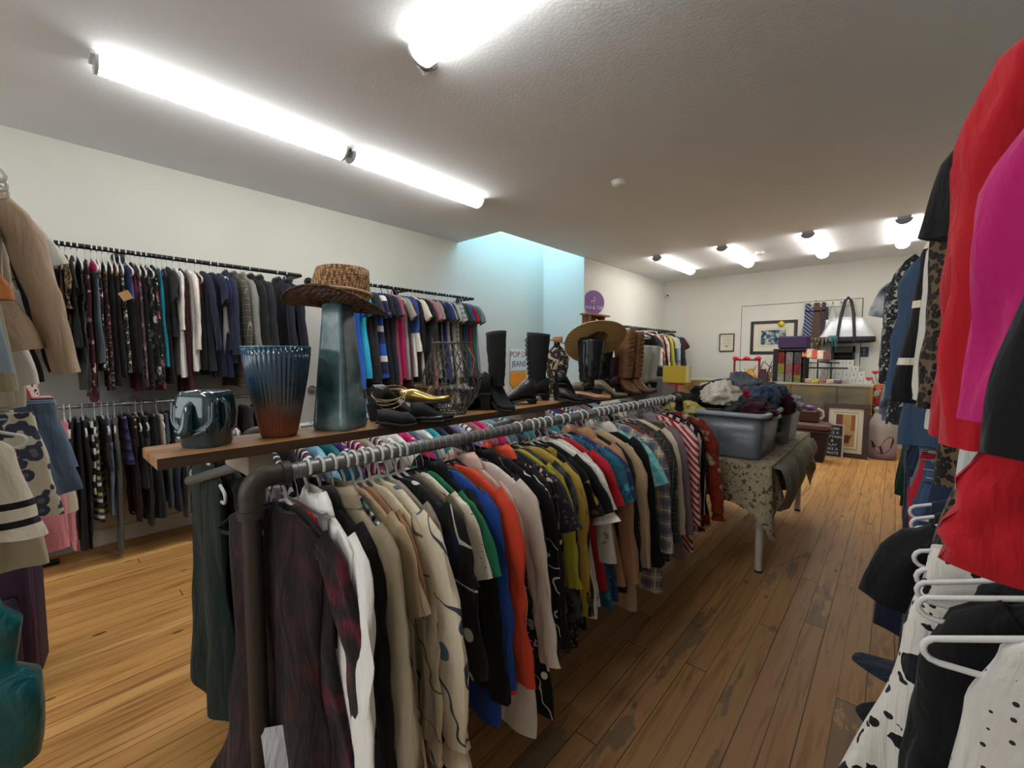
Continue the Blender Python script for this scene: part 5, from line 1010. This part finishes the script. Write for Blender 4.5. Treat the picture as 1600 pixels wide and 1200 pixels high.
o = obj('yellow_sticker', MB().lathe([(.0, -.0), (.045, 0), (.05, .012), (0, .02)], 12, mod=lambda a, z: 1 + .12 * sin(5 * a)), simple('yellow_sticker', 'd8bf20', .5), None, (*at(1221, 506, Y=BACK - .035).xy, at(1221, 506, Y=BACK - .035).z), (pi / 2, 0, 0)); tag(o, 'small yellow duck-like sticker on the frame of the wave picture', 'sticker')
def art_cert(t, w, hh, fw, mw):
    l = MB()
    for i, z in enumerate((.82, .72, .62, .52, .42, .3)): l.box(-w * .25 if i % 2 else -w * .34, w * .25 if i % 2 else w * .34, -.0135, -.0125, hh * z, hh * z + .008)
    obj('printed_lines', l, simple('grey_print', '8c8c88', .7), t); obj('seal', MB().lathe([(.016, 0), (.016, .004), (0, .004)], 12, (0, 0, 0)), simple('seal', '6b6b68', .5), t, (0, -.012, hh * .28), (pi / 2, 0, 0))
a0 = at(1124, 549, Y=BACK); a1 = at(1148, 521, Y=BACK)
framed('certificate', 'small certificate in a thin black frame on the back wall', ((a0.x + a1.x) / 2, BACK - .002, a0.z), a1.x - a0.x, a1.z - a0.z, 0, .015, '1c1c1c', .0, art_cert, cat='certificate')
def art_still(t, w, hh, fw, mw):
    a, c_, b2, d = -w / 2 + fw + mw, w / 2 - fw - mw, fw + mw, hh - fw - mw; W2, H2 = c_ - a, d - b2
    obj('canvas', MB().box(a, c_, -.015, -.012, b2, d), simple('canvas_gold', 'b18f5c', .7, var=.2, bscale=6), t)
    obj('painted_shadow', MB().box(a, a + W2 * .35, -.0165, -.015, b2 + H2 * .55, d), simple('canvas_brown', '6b4022', .7), t); obj('painted_panel', MB().box(a + W2 * .8, c_, -.0165, -.015, b2 + H2 * .5, d), simple('canvas_rust', '94582a', .7), t)
    pts = [(.42, .1), (.72, .1), (.76, .25), (.9, .38), (.74, .33), (.68, .36), (.42, .34), (.36, .22)]
    obj('painted_pot', MB().prism([(a + W2 * x, b2 + H2 * y) for x, y in pts], .002, Matrix.Translation((0, -.015, 0)) @ Matrix.Rotation(pi / 2, 4, 'X')), simple('pot_brown', '5a3018', .7), t)
    obj('inner_line', MB().tube([(a - .03, -.013, b2 - .03), (c_ + .03, -.013, b2 - .03), (c_ + .03, -.013, d + .03), (a - .03, -.013, d + .03), (a - .03, -.013, b2 - .03)], .006, 4), simple('gold_line', 'a79a78', .5), t)
FY = 7.72
a0 = at(1283, 703, Y=FY); a1 = at(1360, 633, Y=FY + .05)
framed('leaning_painting', 'brown framed still life painting leaning against the counter', ((a0.x + a1.x) / 2, FY, .0), a1.x - a0.x, a1.z, 0, .065, '3a2018', .09, art_still, tilt=radians(-8))
SY = 7.55; a0 = at(1288, 708, Y=SY); a1 = at(1318, 664, Y=SY); w_ = a1.x - a0.x + .06; h_ = a1.z
t = thing('motto_sign', 'dark blue motto sign WORK LIKE A CAPTAIN, propped before the painting', 'sign', ((a0.x + a1.x) / 2 - .02, SY, 0)); t.rotation_euler[0] = radians(-9)
obj('board', MB().box(-w_ / 2, w_ / 2, -.012, 0, 0, h_), simple('chalk_navy', '1c2436', .6), t)
f = MB(); 
for q in ((-w_ / 2, w_ / 2, 0, .02), (-w_ / 2, w_ / 2, h_ - .02, h_), (-w_ / 2, -w_ / 2 + .02, .02, h_ - .02), (w_ / 2 - .02, w_ / 2, .02, h_ - .02)): f.box(q[0], q[1], -.02, 0, q[2], q[3])
obj('sign_frame', f, simple('pale_frame', 'b9ae9a', .6), t)
for i, s in enumerate(('WORK', 'LIKE A', 'CAPTAIN', '&', 'PLAY', 'LIKE A', 'PIRATE')): text('lettering', s, h_ * .105, simple('letter_white', 'd8d8d4', .6), t, (0, -.014, h_ * (.86 - .12 * i)), (pi / 2, 0, 0), .0015)
# milk can
p = at(1378, 703, Z=0); p.y = min(p.y, 7.6); p = Vector((at(1378, 690, Y=8.0).x, 8.0, 0)); cw = .165
t = thing('milk_can', 'white and mauve milk can painted with a rooster, beside the counter', 'milk can', p); zz = at(1378, 640, Y=8.0).z
obj('can_body', MB().lathe([(.0, 0), (cw, 0), (cw, .03), (cw, zz * .62), (cw * .95, zz * .7), (cw * .62, zz * .9), (cw * .6, zz * .95), (cw * .68, zz)], 36), gradz('can_paint', [(0, '6e4a66'), (.35, '9d8694'), (1.0, 'a9a098')], .4, 0), t)
obj('can_lid', MB().lathe([(cw * .68, zz), (cw * .68, zz + .02), (cw * .5, zz + .04), (0, zz + .04)], 32), simple('can_lid', '9a9484', .4, .3), t)
rp = [(-.14, .24), (-.11, .14), (-.05, .07), (.0, .06), (.06, .1), (.1, .16), (.14, .24), (.12, .3), (.07, .31), (.02, .26), (-.02, .17), (-.07, .16), (-.1, .22)]
obj('rooster', MB().loft([[(sin(x / cw) * (cw + d), -cos(x / cw) * (cw + d), z + .02) for x, z in rp] for d in (.001, .004)], smooth=False), simple('rooster_plum', '43283f', .6), t, rot=(0, 0, .05))
for s in (-1, 1): obj('handle', MB().tube([(s * cw * .8, 0, zz * .72), (s * cw * 1.15, 0, zz * .8), (s * cw * .75, 0, zz * .9)], .012, 8), simple('can_lid', '9a9484', .4, .3), t)
# flowers in the can's neighbourhood
p = Vector((at(1376, 640, Y=8.4).x, 8.4, 0)); t = thing('flower_arrangement', 'orange and red artificial flowers in a tall brown pot by the milk can', 'flowers', p)
z0 = at(1376, 634, Y=8.4).z; obj('pot', MB().lathe([(0, 0), (.1, 0), (.13, z0 * .8), (.12, z0)], 24), simple('pot_rust', '5a2c1a', .5), t)
r = random.Random(4)
for k in range(26):
    a = r.uniform(0, 2 * pi); q = r.uniform(.0, .17); zz2 = z0 + r.uniform(0, .3); c = MB(); cxx, cyy = cos(a) * q, sin(a) * q
    for j in range(6): an = 2 * pi * j / 6 + a; c.tube([(cxx, cyy, zz2), (cxx + cos(an) * .022, cyy + sin(an) * .01, zz2 + sin(an) * .022), (cxx + cos(an) * .042, cyy + sin(an) * .012 - .01, zz2 + sin(an) * .042)], [.006, .016, .005], 6)
    obj('blossom', c, simple(*(('blossom_orange', 'c4552a') if k % 3 else ('blossom_red', 'c42238')), .7), t)
s_ = MB()
for k in range(6): s_.tube([(0, 0, z0 - .05), (.03 * (k - 3), .01, z0 + .2), (.035 * (k - 3) - .05, 0, z0 + .38 + .05 * k)], .004, 5)
obj('stem', s_, simple('stem_brown', '6a4c34', .7), t)
for k in (0, 2, 4): obj('poppy', MB().lathe([(0, -.02), (.03, -.01), (.045, .02), (.02, .03), (0, .01)], 10, (.035 * (k - 3) - .05, 0, z0 + .39 + .05 * k)), simple('poppy_red', 'd4243c', .6), t)
# basket stack left of the motto sign
p = Vector((at(1272, 690, Y=7.2).x - .02, 7.2, 0)); t = thing('wicker_basket', 'dark brown wicker basket with cloth-lined top in front of the counter', 'basket', p)
z0 = at(1284, 672, Y=7.2).z; Mw_ = simple('dark_wicker', '2c1d1a', .7, bump=1, bscale=70)
obj('basket_body', MB().loft([[(x * k, y * k, z) for x, y in ((-.19, -.16), (.19, -.16), (.19, .16), (-.19, .16))] for k, z in ((.72, 0), (1, z0))], smooth=False), Mw_, t)
obj('lining', MB().box(-.2, .2, -.17, .17, z0, z0 + .1, bev=.03), simple('lining_mauve', '6a4a44', .7, bump=.6, bscale=18), t); obj('basket_rim', MB().box(-.205, .205, -.175, .175, z0 - .03, z0, bev=.01), Mw_, t)
p2 = p + Vector((-.05, 0, z0 + .1)); t = thing('tea_cosy_box', 'brown box with white curl and purple bow standing on the wicker basket', 'box', p2)
obj('box_body', MB().box(-.12, .12, -.1, .1, 0, .17, bev=.02), simple('box_brown', '4a281c', .6), t); obj('bow', MB().lathe([(0, -.03), (.06, -.01), (.07, .02), (.0, .04)], 14, (0, -.02, .2)), simple('bow_purple', '7a5aa0', .5), t); obj('curl', MB().tube([(.1, -.08, .2), (.16, -.08, .17), (.17, -.08, .1), (.14, -.08, .06)], .016, 8), simple('curl_white', 'c9c6cc', .5), t)
# hook rail, ties, bags
a0 = at(1258, 480, Y=BACK); a1 = at(1336, 470, Y=BACK); t = thing('hook_rail', 'white board with coat hooks on the back wall over the ties', 'hook rail', ((a0.x + a1.x) / 2, BACK - .012, (a0.z + a1.z) / 2)); hw = (a1.x - a0.x) / 2; HRX, HRZ = t.location.x, t.location.z
obj('board', MB().box(-hw, hw, -.02, 0, -.05, .05, bev=.004), M_trim, t)
for k in range(6): x = -hw + .06 + k * (2 * hw - .12) / 5; obj('hook', MB().tube([(x, -.02, .01), (x, -.07, .0), (x, -.08, .03)], .007, 8), simple('hook_brass', '7d7566', .4, .5), t)
def tie(px, w, L, spec, lab):
    X = at(px, 480, Y=BACK - .09).x; z = HRZ + .0; c = MB(); c.box(-w * .35, w * .35, -.006, 0, -.12, .03)
    c.prism([(-w * .35, -.1), (w * .35, -.1), (w * .6, -L + .05), (0, -L), (-w * .6, -L + .05)], .006, Matrix.Rotation(pi / 2, 4, 'X'))
    o = obj('necktie', c, fabric(spec), None, (X, BACK - .07, z)); obj('tie_tail', MB().prism([(-w * .3, -.05), (w * .3, -.05), (w * .42, -L * .8), (0, -L * .85), (-w * .42, -L * .8)], .005, Matrix.Translation((w * .5, .012, 0)) @ Matrix.Rotation(pi / 2, 4, 'X')), fabric(spec), o); tag(o, lab, 'tie')
tie(1262, .11, .72, 'dstripe:2a3350,7a8498:16', 'navy and silver striped necktie hanging on the hook rail'); tie(1276, .12, .74, 'dots:5a463c,8d7a6c:40', 'brown patterned necktie hanging on the hook rail'); tie(1287, .08, .72, 'dstripe:2c2024,5c5058:20', 'narrow dark necktie hanging on the hook rail')
o = MB(); X = at(1268, 480, Y=BACK - .09).x
for dx in (-.17, .12, .2): o.tube([(X - .05, BACK - .05, HRZ), (X + dx, BACK - .05, HRZ - .7)], .006, 5)
o = obj('necklace_cord', o, simple('cord_tan', '9c8a6c', .7)); tag(o, 'thin tan cords hanging between the neckties', 'cord')
M_silver = simple('silver_fabric', 'c9cbce', .35, .35, bump=1, bscale=11); M_bb = simple('bag_black', '17181b', .6)
def bag(px, pyb, s, lab, dy):
    X = at(px, 500, Y=BACK - .15).x; zb = at(px, pyb, Y=BACK - .15).z; t = thing('tote_bag', lab, 'bag', (X, BACK - .15 - dy, zb)); H = .5 * s
    prof = [(.36, .12, 0), (.37, .13, .04), (.36, .12, .09)]; f_ = lambda a, b2, z: [(math.copysign(abs(cos(q)) ** .7, cos(q)) * a * s, sin(q) * b2 * s * .7, z * s) for q in [2 * pi * k / 40 for k in range(40)]]
    obj('base', MB().loft([f_(.3, .08, -.01)] + [f_(*q) for q in prof]), M_bb, t); obj('bag_body', MB().loft([f_(.36, .12, .09), f_(.32, .115, .16), f_(.27, .09, .28), f_(.22, .05, .37), f_(.17, .02, .41)]), M_silver, t)
    for y in (-1, 1): obj('handle', MB().tube([(-.11 * s, y * .1 * s, .0), (-.1 * s, y * .1 * s, .2 * s), (-.08 * s, y * .06 * s, .44 * s), (-.04 * s, y * .02, .66 * s), (0, .02, .72 * s), (.04 * s, y * .02, .66 * s), (.08 * s, y * .06 * s, .44 * s), (.1 * s, y * .1 * s, .2 * s), (.11 * s, y * .1 * s, 0)], .02 * s, 8, flat=.35), M_bb, t)
bag(1324, 535, 1.0, 'large silver tote bag with black base hanging on the hook rail', .02)
X = at(1299, 500, Y=BACK - .1).x; zb = at(1299, 520, Y=BACK - .1).z; t = thing('tote_bag', 'smaller silver bag with thin straps half behind the large silver tote', 'bag', (X, BACK - .05, zb))
obj('bag_body', MB().loft([[(cos(q) * a, sin(q) * .03, z) for q in [2 * pi * k / 24 for k in range(24)]] for a, z in ((.14, 0), (.17, .05), (.15, .16), (.08, .22))]), M_silver, t); obj('strap', MB().tube([(-.08, 0, .2), (0, 0, HRZ - zb), (.08, 0, .2)], .004, 5), M_bb, t)
# black cubby, boxes
a0 = at(1300, 572, Y=BACK - .1); a1 = at(1336, 541, Y=BACK - .1); t = thing('wall_cubby', 'black wall cubby with a slatted shelf under the silver tote', 'shelf', ((a0.x + a1.x) / 2, BACK - .002, a0.z)); w_ = (a1.x - a0.x) / 2; h_ = a1.z - a0.z; Mck = simple('cubby_black', '1c1716', .6)
for nm, q in (('top_panel', (-w_, w_, -.16, 0, h_ - .1, h_)), ('back_panel', (-w_, w_, -.02, 0, 0, h_)), ('side_panel', (-w_, -w_ + .02, -.16, 0, 0, h_)), ('side_panel', (w_ - .02, w_, -.16, 0, 0, h_)), ('shelf', (-w_, w_, -.16, 0, h_ * .45, h_ * .48)), ('bottom_panel', (-w_, w_, -.16, 0, 0, .02))): obj(nm, MB().box(*q), Mck, t)
Mbx = simple('box_white', 'c9c8c4', .6); Mbt = simple('box_print', '3a3a3c', .6); BY = 8.38; s = .088; first = None
letters = ['KBTC', 'RJBES', 'NFSEQM', 'HLDGSPA']; zc = CT
for rI in range(4):
    row = letters[3 - rI]; n_ = 7 - rI; xr = at((1362, 1352, 1342, 1333)[rI], 585, Y=BY).x
    for k in range(n_):
        x = xr - s / 2 - k * (s + .004); x_ = x
        if first is None:
            t = thing('gift_box', '', 'box', (x, BY, zc), group='small white lettered boxes on the counter'); obj('box_body', MB().box(-s / 2, s / 2, 0, .09, 0, s), Mbx, t); obj('lid', MB().box(-s / 2 - .001, s / 2 + .001, -.001, .091, s - .02, s + .001), Mbx, t); first = t
        else: t = dup(first, (x, BY, zc))
        c_ = row[n_ - 1 - k]; text('printed_letter', c_, .03, Mbt, t, (0, -.0015, s * .45), (pi / 2, 0, 0), .0006)
        t['label'] = f'small white box printed {c_}, in the ' + ('bottom', 'second', 'third', 'top')[rI] + ' row of the box pyramid'
        if row.count(c_) > 1: t['label'] += f', {("first", "second")[row[:n_ - 1 - k].count(c_)]} {c_}'
    zc += s + .001
o = obj('wall_poster', MB().box(-.045, .045, -.003, 0, -.05, .05), simple('poster_blue', '24365c', .6), None, at(1350, 550, Y=BACK - .003)); o.scale = (1.0, 1, 1); o.scale = (1.3, 1, 1.6); tag(o, 'small dark blue poster with pale figure on the back wall', 'poster')
obj('poster_figure', MB().tube([(0, -.005, -.03), (0, -.005, .01), (.015, -.005, .02), (0, -.005, .033), (-.015, -.005, .02), (0, -.005, .01)], .004, 5), simple('poster_pale', '8ea0b8', .6), o)
# pouch display
p = onctr(1236, 8.05); p = Vector((at(1236, 590, Y=7.98).x, 8.12, CT)); t = thing('pouch_display', 'black rotating display of clear pouches with purple top at the counter', 'display stand', p, radians(-12)); z1 = at(1236, 545, Y=8.1).z - CT
Mdb = simple('display_black', '1a1b1e', .5); obj('side_panel', MB().box(-.26, -.19, -.1, .12, 0, z1), Mdb, t); obj('back_panel', MB().box(-.19, .19, .06, .09, 0, z1), Mdb, t); obj('side_post', MB().box(.17, .19, -.08, .09, 0, z1), Mdb, t)
obj('top_cushion', MB().box(-.2, .2, -.1, .1, z1 + .0, z1 + .2, bev=.02), simple('purple_velvet', '341a48', .7), t); obj('top_shelf', MB().box(-.2, .2, -.1, .1, z1 - .03, z1), Mdb, t)
cols = ['7a2a2c', '77787a', '4c4c50', '7d8440', '8c5a5c', '7a3034', '8d8d8a', '7c7a6a', '77763c']
for rI in range(3):
    obj('wire_bar', MB().tube([(-.19, -.08, z1 - .04 - rI * z1 / 3.1), (.18, -.08, z1 - .04 - rI * z1 / 3.1)], .006, 6), Mdb, t)
    for k in range(3): x = -.15 + k * .12; zz2 = z1 - .05 - rI * z1 / 3.1; obj('pouch', MB().box(x - .05, x + .05, -.09, -.05, zz2 - .2, zz2, bev=.012), simple('pouch' + cols[rI * 3 + k], cols[rI * 3 + k], .2, var=.35, bscale=30), t)
# jewellery stands
def tstand(px, y, h, w, tiers, lab, beads):
    p = Vector((at(px, 590, Y=y).x, y, CT)); t = thing('jewellery_stand', lab, 'jewellery stand', p); obj('post', MB().tube([(0, 0, 0), (0, 0, h)], .01, 8), Mdb, t); obj('base', MB().lathe([(.07, 0), (.07, .012), (.01, .02)], 16), Mdb, t); r = random.Random(px)
    for k in range(tiers):
        z = h * (k + 1) / tiers; obj('arm', MB().tube([(-w, 0, z), (w, 0, z)], .008, 8), Mdb, t)
        for j in range(7):
            x = -w + 2 * w * (j + .5) / 7; L = r.uniform(.05, .8) * h / tiers; c_ = r.choice(beads); obj('necklace', MB().tube([(x - .012, -.012, z), (x, -.014, z - L), (x + .012, -.012, z)], .005, 5), simple('bead' + c_, c_, .4), t)
tstand(1048, 8.2, .32, .2, 1, 'low rack of beaded necklaces left of the wide counter', ['2c2c30', 'c87a2a', '7c7c80', 'a03028']); 
tstand(1262, 8.25, .62, .12, 2, 'black two-tier jewellery stand with pale necklaces beside the pouch display', ['d0ccc4', 'c9c08a', '4a4a50']); tstand(1277, 8.15, .70, .16, 3, 'three-tier black stand carrying shoes and bracelets on the counter', ['c8a070', 'b0a898', 'a88060'])
tstand(1298, 8.2, .72, .05, 2, 'thin turquoise necklace tree beside the white boxes', ['2a9aa4', '207a84', '66b8b8'])
r = random.Random(9); M_pile = ['c49a8c', 'd8c6ac', '8c4a58', 'c9c04c', '6c5a6c', 'b8b0a8', 'a46a50', '4c3a3c']
for k in range(14):
    p = onctr(1262 + k * 3.8, 8.06 + .05 * (k % 3)); c_ = M_pile[k % 8]; col = {'c49a8c': 'salmon', 'd8c6ac': 'cream', '8c4a58': 'rose red', 'c9c04c': 'yellow', '6c5a6c': 'violet grey', 'b8b0a8': 'pearl', 'a46a50': 'copper', '4c3a3c': 'dark brown'}[c_]
    c = MB()
    for j in range(4): c.tube([(cos(a) * (.06 + .004 * j), sin(a) * .045, .012 + .014 * j + .005 * sin(a * 2 + k)) for a in [2 * pi * q / 20 for q in range(21)]], .008, 6, cap=False)
    o = obj('bead_bracelet', c, simple('bead_' + c_, c_, .4), None, p, (0, 0, k)); tag(o, f'{col} coiled bead bracelet on the counter, {"nearer the pouch display" if k < 8 else "nearer the white boxes"}', 'bracelet', 'bead bracelets piled on the counter')
for i, (px, c_, lab) in enumerate(((1257, 'b06a3c', 'orange boxed craft item on the top shelf of the jewellery stand'), (1264, 'c9b48c', 'cream printed card pack on the jewellery stand'), (1272, 'b43a30', 'red printed card pack on the jewellery stand'), (1281, 'c8b896', 'beige striped card pack on the jewellery stand'), (1290, '5a2028', 'maroon pouch at the end of the card packs'))):
    p = onctr(px, 8.02); o = obj('card_pack', MB().box(-.045, .045, -.01, .02, -.07, .07, bev=.004), simple('pack' + c_, c_, .5, var=.3, bscale=30), None, (p.x, p.y, at(px, 551 + i * 1.2, Y=8.0).z), (radians(-20), 0, .1)); tag(o, lab, 'card pack')
for i, (px, c_, nm) in enumerate(((1279, '9c968c', 'silver slipper'), (1290, 'a08058', 'bronze slipper'))): p = onctr(px, 8.05); p.z = at(px, 568, Y=8.05).z; shoe('slipper', f'{nm} resting on the middle tier of the jewellery stand', simple('slip' + c_, c_, .3, .5), p, .2, L=.16, H=.04, collar=0)
o = obj('display_tray', MB().box(-.3, .3, -.02, .16, 0, .02), Mdb, None, (onctr(1283, 8.02).x, 8.07, at(1283, 574, Y=8.05).z - .02)); tag(o, 'black tray shelf under the two metallic slippers', 'tray')
# red stand with bows, and craft clutter left of the pouch display
p = Vector((at(1166, 590, Y=8.1).x, 8.1, CT)); z1 = at(1166, 561, Y=8.1).z - CT; t = thing('red_stand', 'small red wooden stand topped with three red bows', 'stand', p); Mr = simple('red_wood', '7a2428', .5); w_ = .19
for x in (-w_, w_): obj('post', MB().box(x - .014, x + .014, -.014, .014, 0, z1), Mr, t)
obj('top_bar', MB().box(-w_ - .014, w_ + .014, -.016, .016, z1 - .03, z1), Mr, t)
for x in (-w_ + .02, 0, w_ - .02): obj('bow', MB().lathe([(0, -.035), (.035, -.01), (.042, .012), (0, .045)], 10, (x, -.02, z1 + .01), mod=lambda a, z: 1 + .35 * cos(2 * a)), simple('bow_red', 'cc1a2c', .4), t)
r = random.Random(3)
for k in range(22):
    px = 1178 + k * 1.75 + r.uniform(-1, 1); X = at(px, 585, Y=8.12).x; h1 = r.uniform(.12, .36); c_ = ['b08a6c', '8c4a3c', 'd0c4b0', '5c3c34', 'c4a060', '7c6a8c'][k % 6]
    o = obj('craft_stick', MB().tube([(0, 0, 0), (r.uniform(-.05, .05), 0, h1 * .6), (r.uniform(-.09, .09), 0, h1)], .007, 6), simple('stick' + c_, c_, .6), None, (X, 8.1 + r.uniform(0, .1), CT)); cn = dict(zip(['b08a6c', '8c4a3c', 'd0c4b0', '5c3c34', 'c4a060', '7c6a8c'], ['tan', 'reddish', 'pale', 'dark', 'golden', 'mauve']))[c_]
    tag(o, f'{cn} beaded stick standing left of the pouch display', 'beaded stick', f'{cn} beaded sticks left of the pouch display')
for px, c_, lab, nm in ((1160, 'd6d0c4', 'white gift bag under the red bows', 'gift_bag'), (1172, 'd89a30', 'orange and white snack bag under the red stand', 'gift_bag'), (1192, '4a2a2c', 'dark maroon pouch between the red stand and bead sticks', 'pouch')):
    p = onctr(px, 8.02); t = obj(nm, MB().loft([[(cos(q) * a, sin(q) * .05, z) for q in [2 * pi * k / 20 for k in range(20)]] for a, z in ((.07, 0), (.08, .04), (.07, .13), (.03, .18), (.05, .2))]), simple('bagm' + c_, c_, .5, var=.3, bscale=20), None, p); tag(t, lab, 'bag')
# left floor: purple suitcase under the crosswise rack
t = thing('suitcase', 'dark purple soft suitcase standing on the floor at the left edge', 'suitcase', (-2.88, -.26, 0), radians(-8)); Mpu = simple('purple_canvas', '2c1530', .75, bump=.2, bscale=80)
def rrect(x0, x1, y0, y1, q, z): return [(c1 + cos(a) * q, c2 + sin(a) * q, z) for c1, c2, a0 in ((x1 - q, y1 - q, 0), (x0 + q, y1 - q, 90), (x0 + q, y0 + q, 180), (x1 - q, y0 + q, 270)) for a in [radians(a0 + 18 * j) for j in range(6)]]
b_ = MB().loft([rrect(-.13, .13, -.22, .22, .06, .03), rrect(-.14, .14, -.24, .24, .07, .06), rrect(-.14, .14, -.24, .24, .07, .6), rrect(-.12, .12, -.2, .2, .06, .66)]); obj('suitcase_body', b_, Mpu, t)
obj('front_pocket', MB().loft([rrect(.13, .18, -.19, .19, .02, .08), rrect(.13, .19, -.2, .2, .025, .12), rrect(.13, .19, -.2, .2, .025, .38), rrect(.13, .16, -.19, .19, .02, .44)]), Mpu, t)
for y in (-.2, .2): obj('wheel', MB().tube([(-.02, y, .025), (.02, y, .025)], .025, 14), M_blk, t)
obj('handle', MB().tube([(0, -.08, .66), (0, -.07, .7), (0, .07, .7), (0, .08, .66)], .012, 8), M_blk, t); obj('piping', MB().tube([(.145, -.235, .05), (.145, -.235, .6), (.125, -.2, .665), (.125, .2, .665), (.145, .235, .6), (.145, .235, .05)], .006, 6), simple('purple_pipe', '4a2a4c', .5), t)
o = obj('white_cloth_scrap', MB().grid(lambda u, v: (.03 * sin(v * 5) + .05 * (u - .5) * (1 - v * .5), .07 * (u - .5), -.42 * v), 10, 16), fabric('solid:b4b3b8'), None, (-1.12, .37, .52)); tag(o, 'white lace slip hem showing below the dark rose dress', 'slip')
p = at(1398, 497, Y=3.0); o = obj('red_swing_tag', MB().box(-.002, .002, -.02, .02, -.035, .035), simple('red_card', '7a1a20', .6), None, p, (.5, 0, pi / 2)); tag(o, 'dark red square tag hanging from the rail end by the patterned clothes', 'tag')
print('objects', len(bpy.data.objects), 'top', sum(1 for o in bpy.data.objects if not o.parent))
import collections as _c
for o in bpy.data.objects:
    l = o.get('label')
    if l and o.parent is None and not 4 <= len(l.split()) <= 16: print('LABEL LEN', len(l.split()), l)
_d = _c.Counter(o['label'] for o in bpy.data.objects if o.get('label') and not o.parent and not o.get('group'))
for k, v in _d.items():
    if v > 1: print('DUP', v, k)
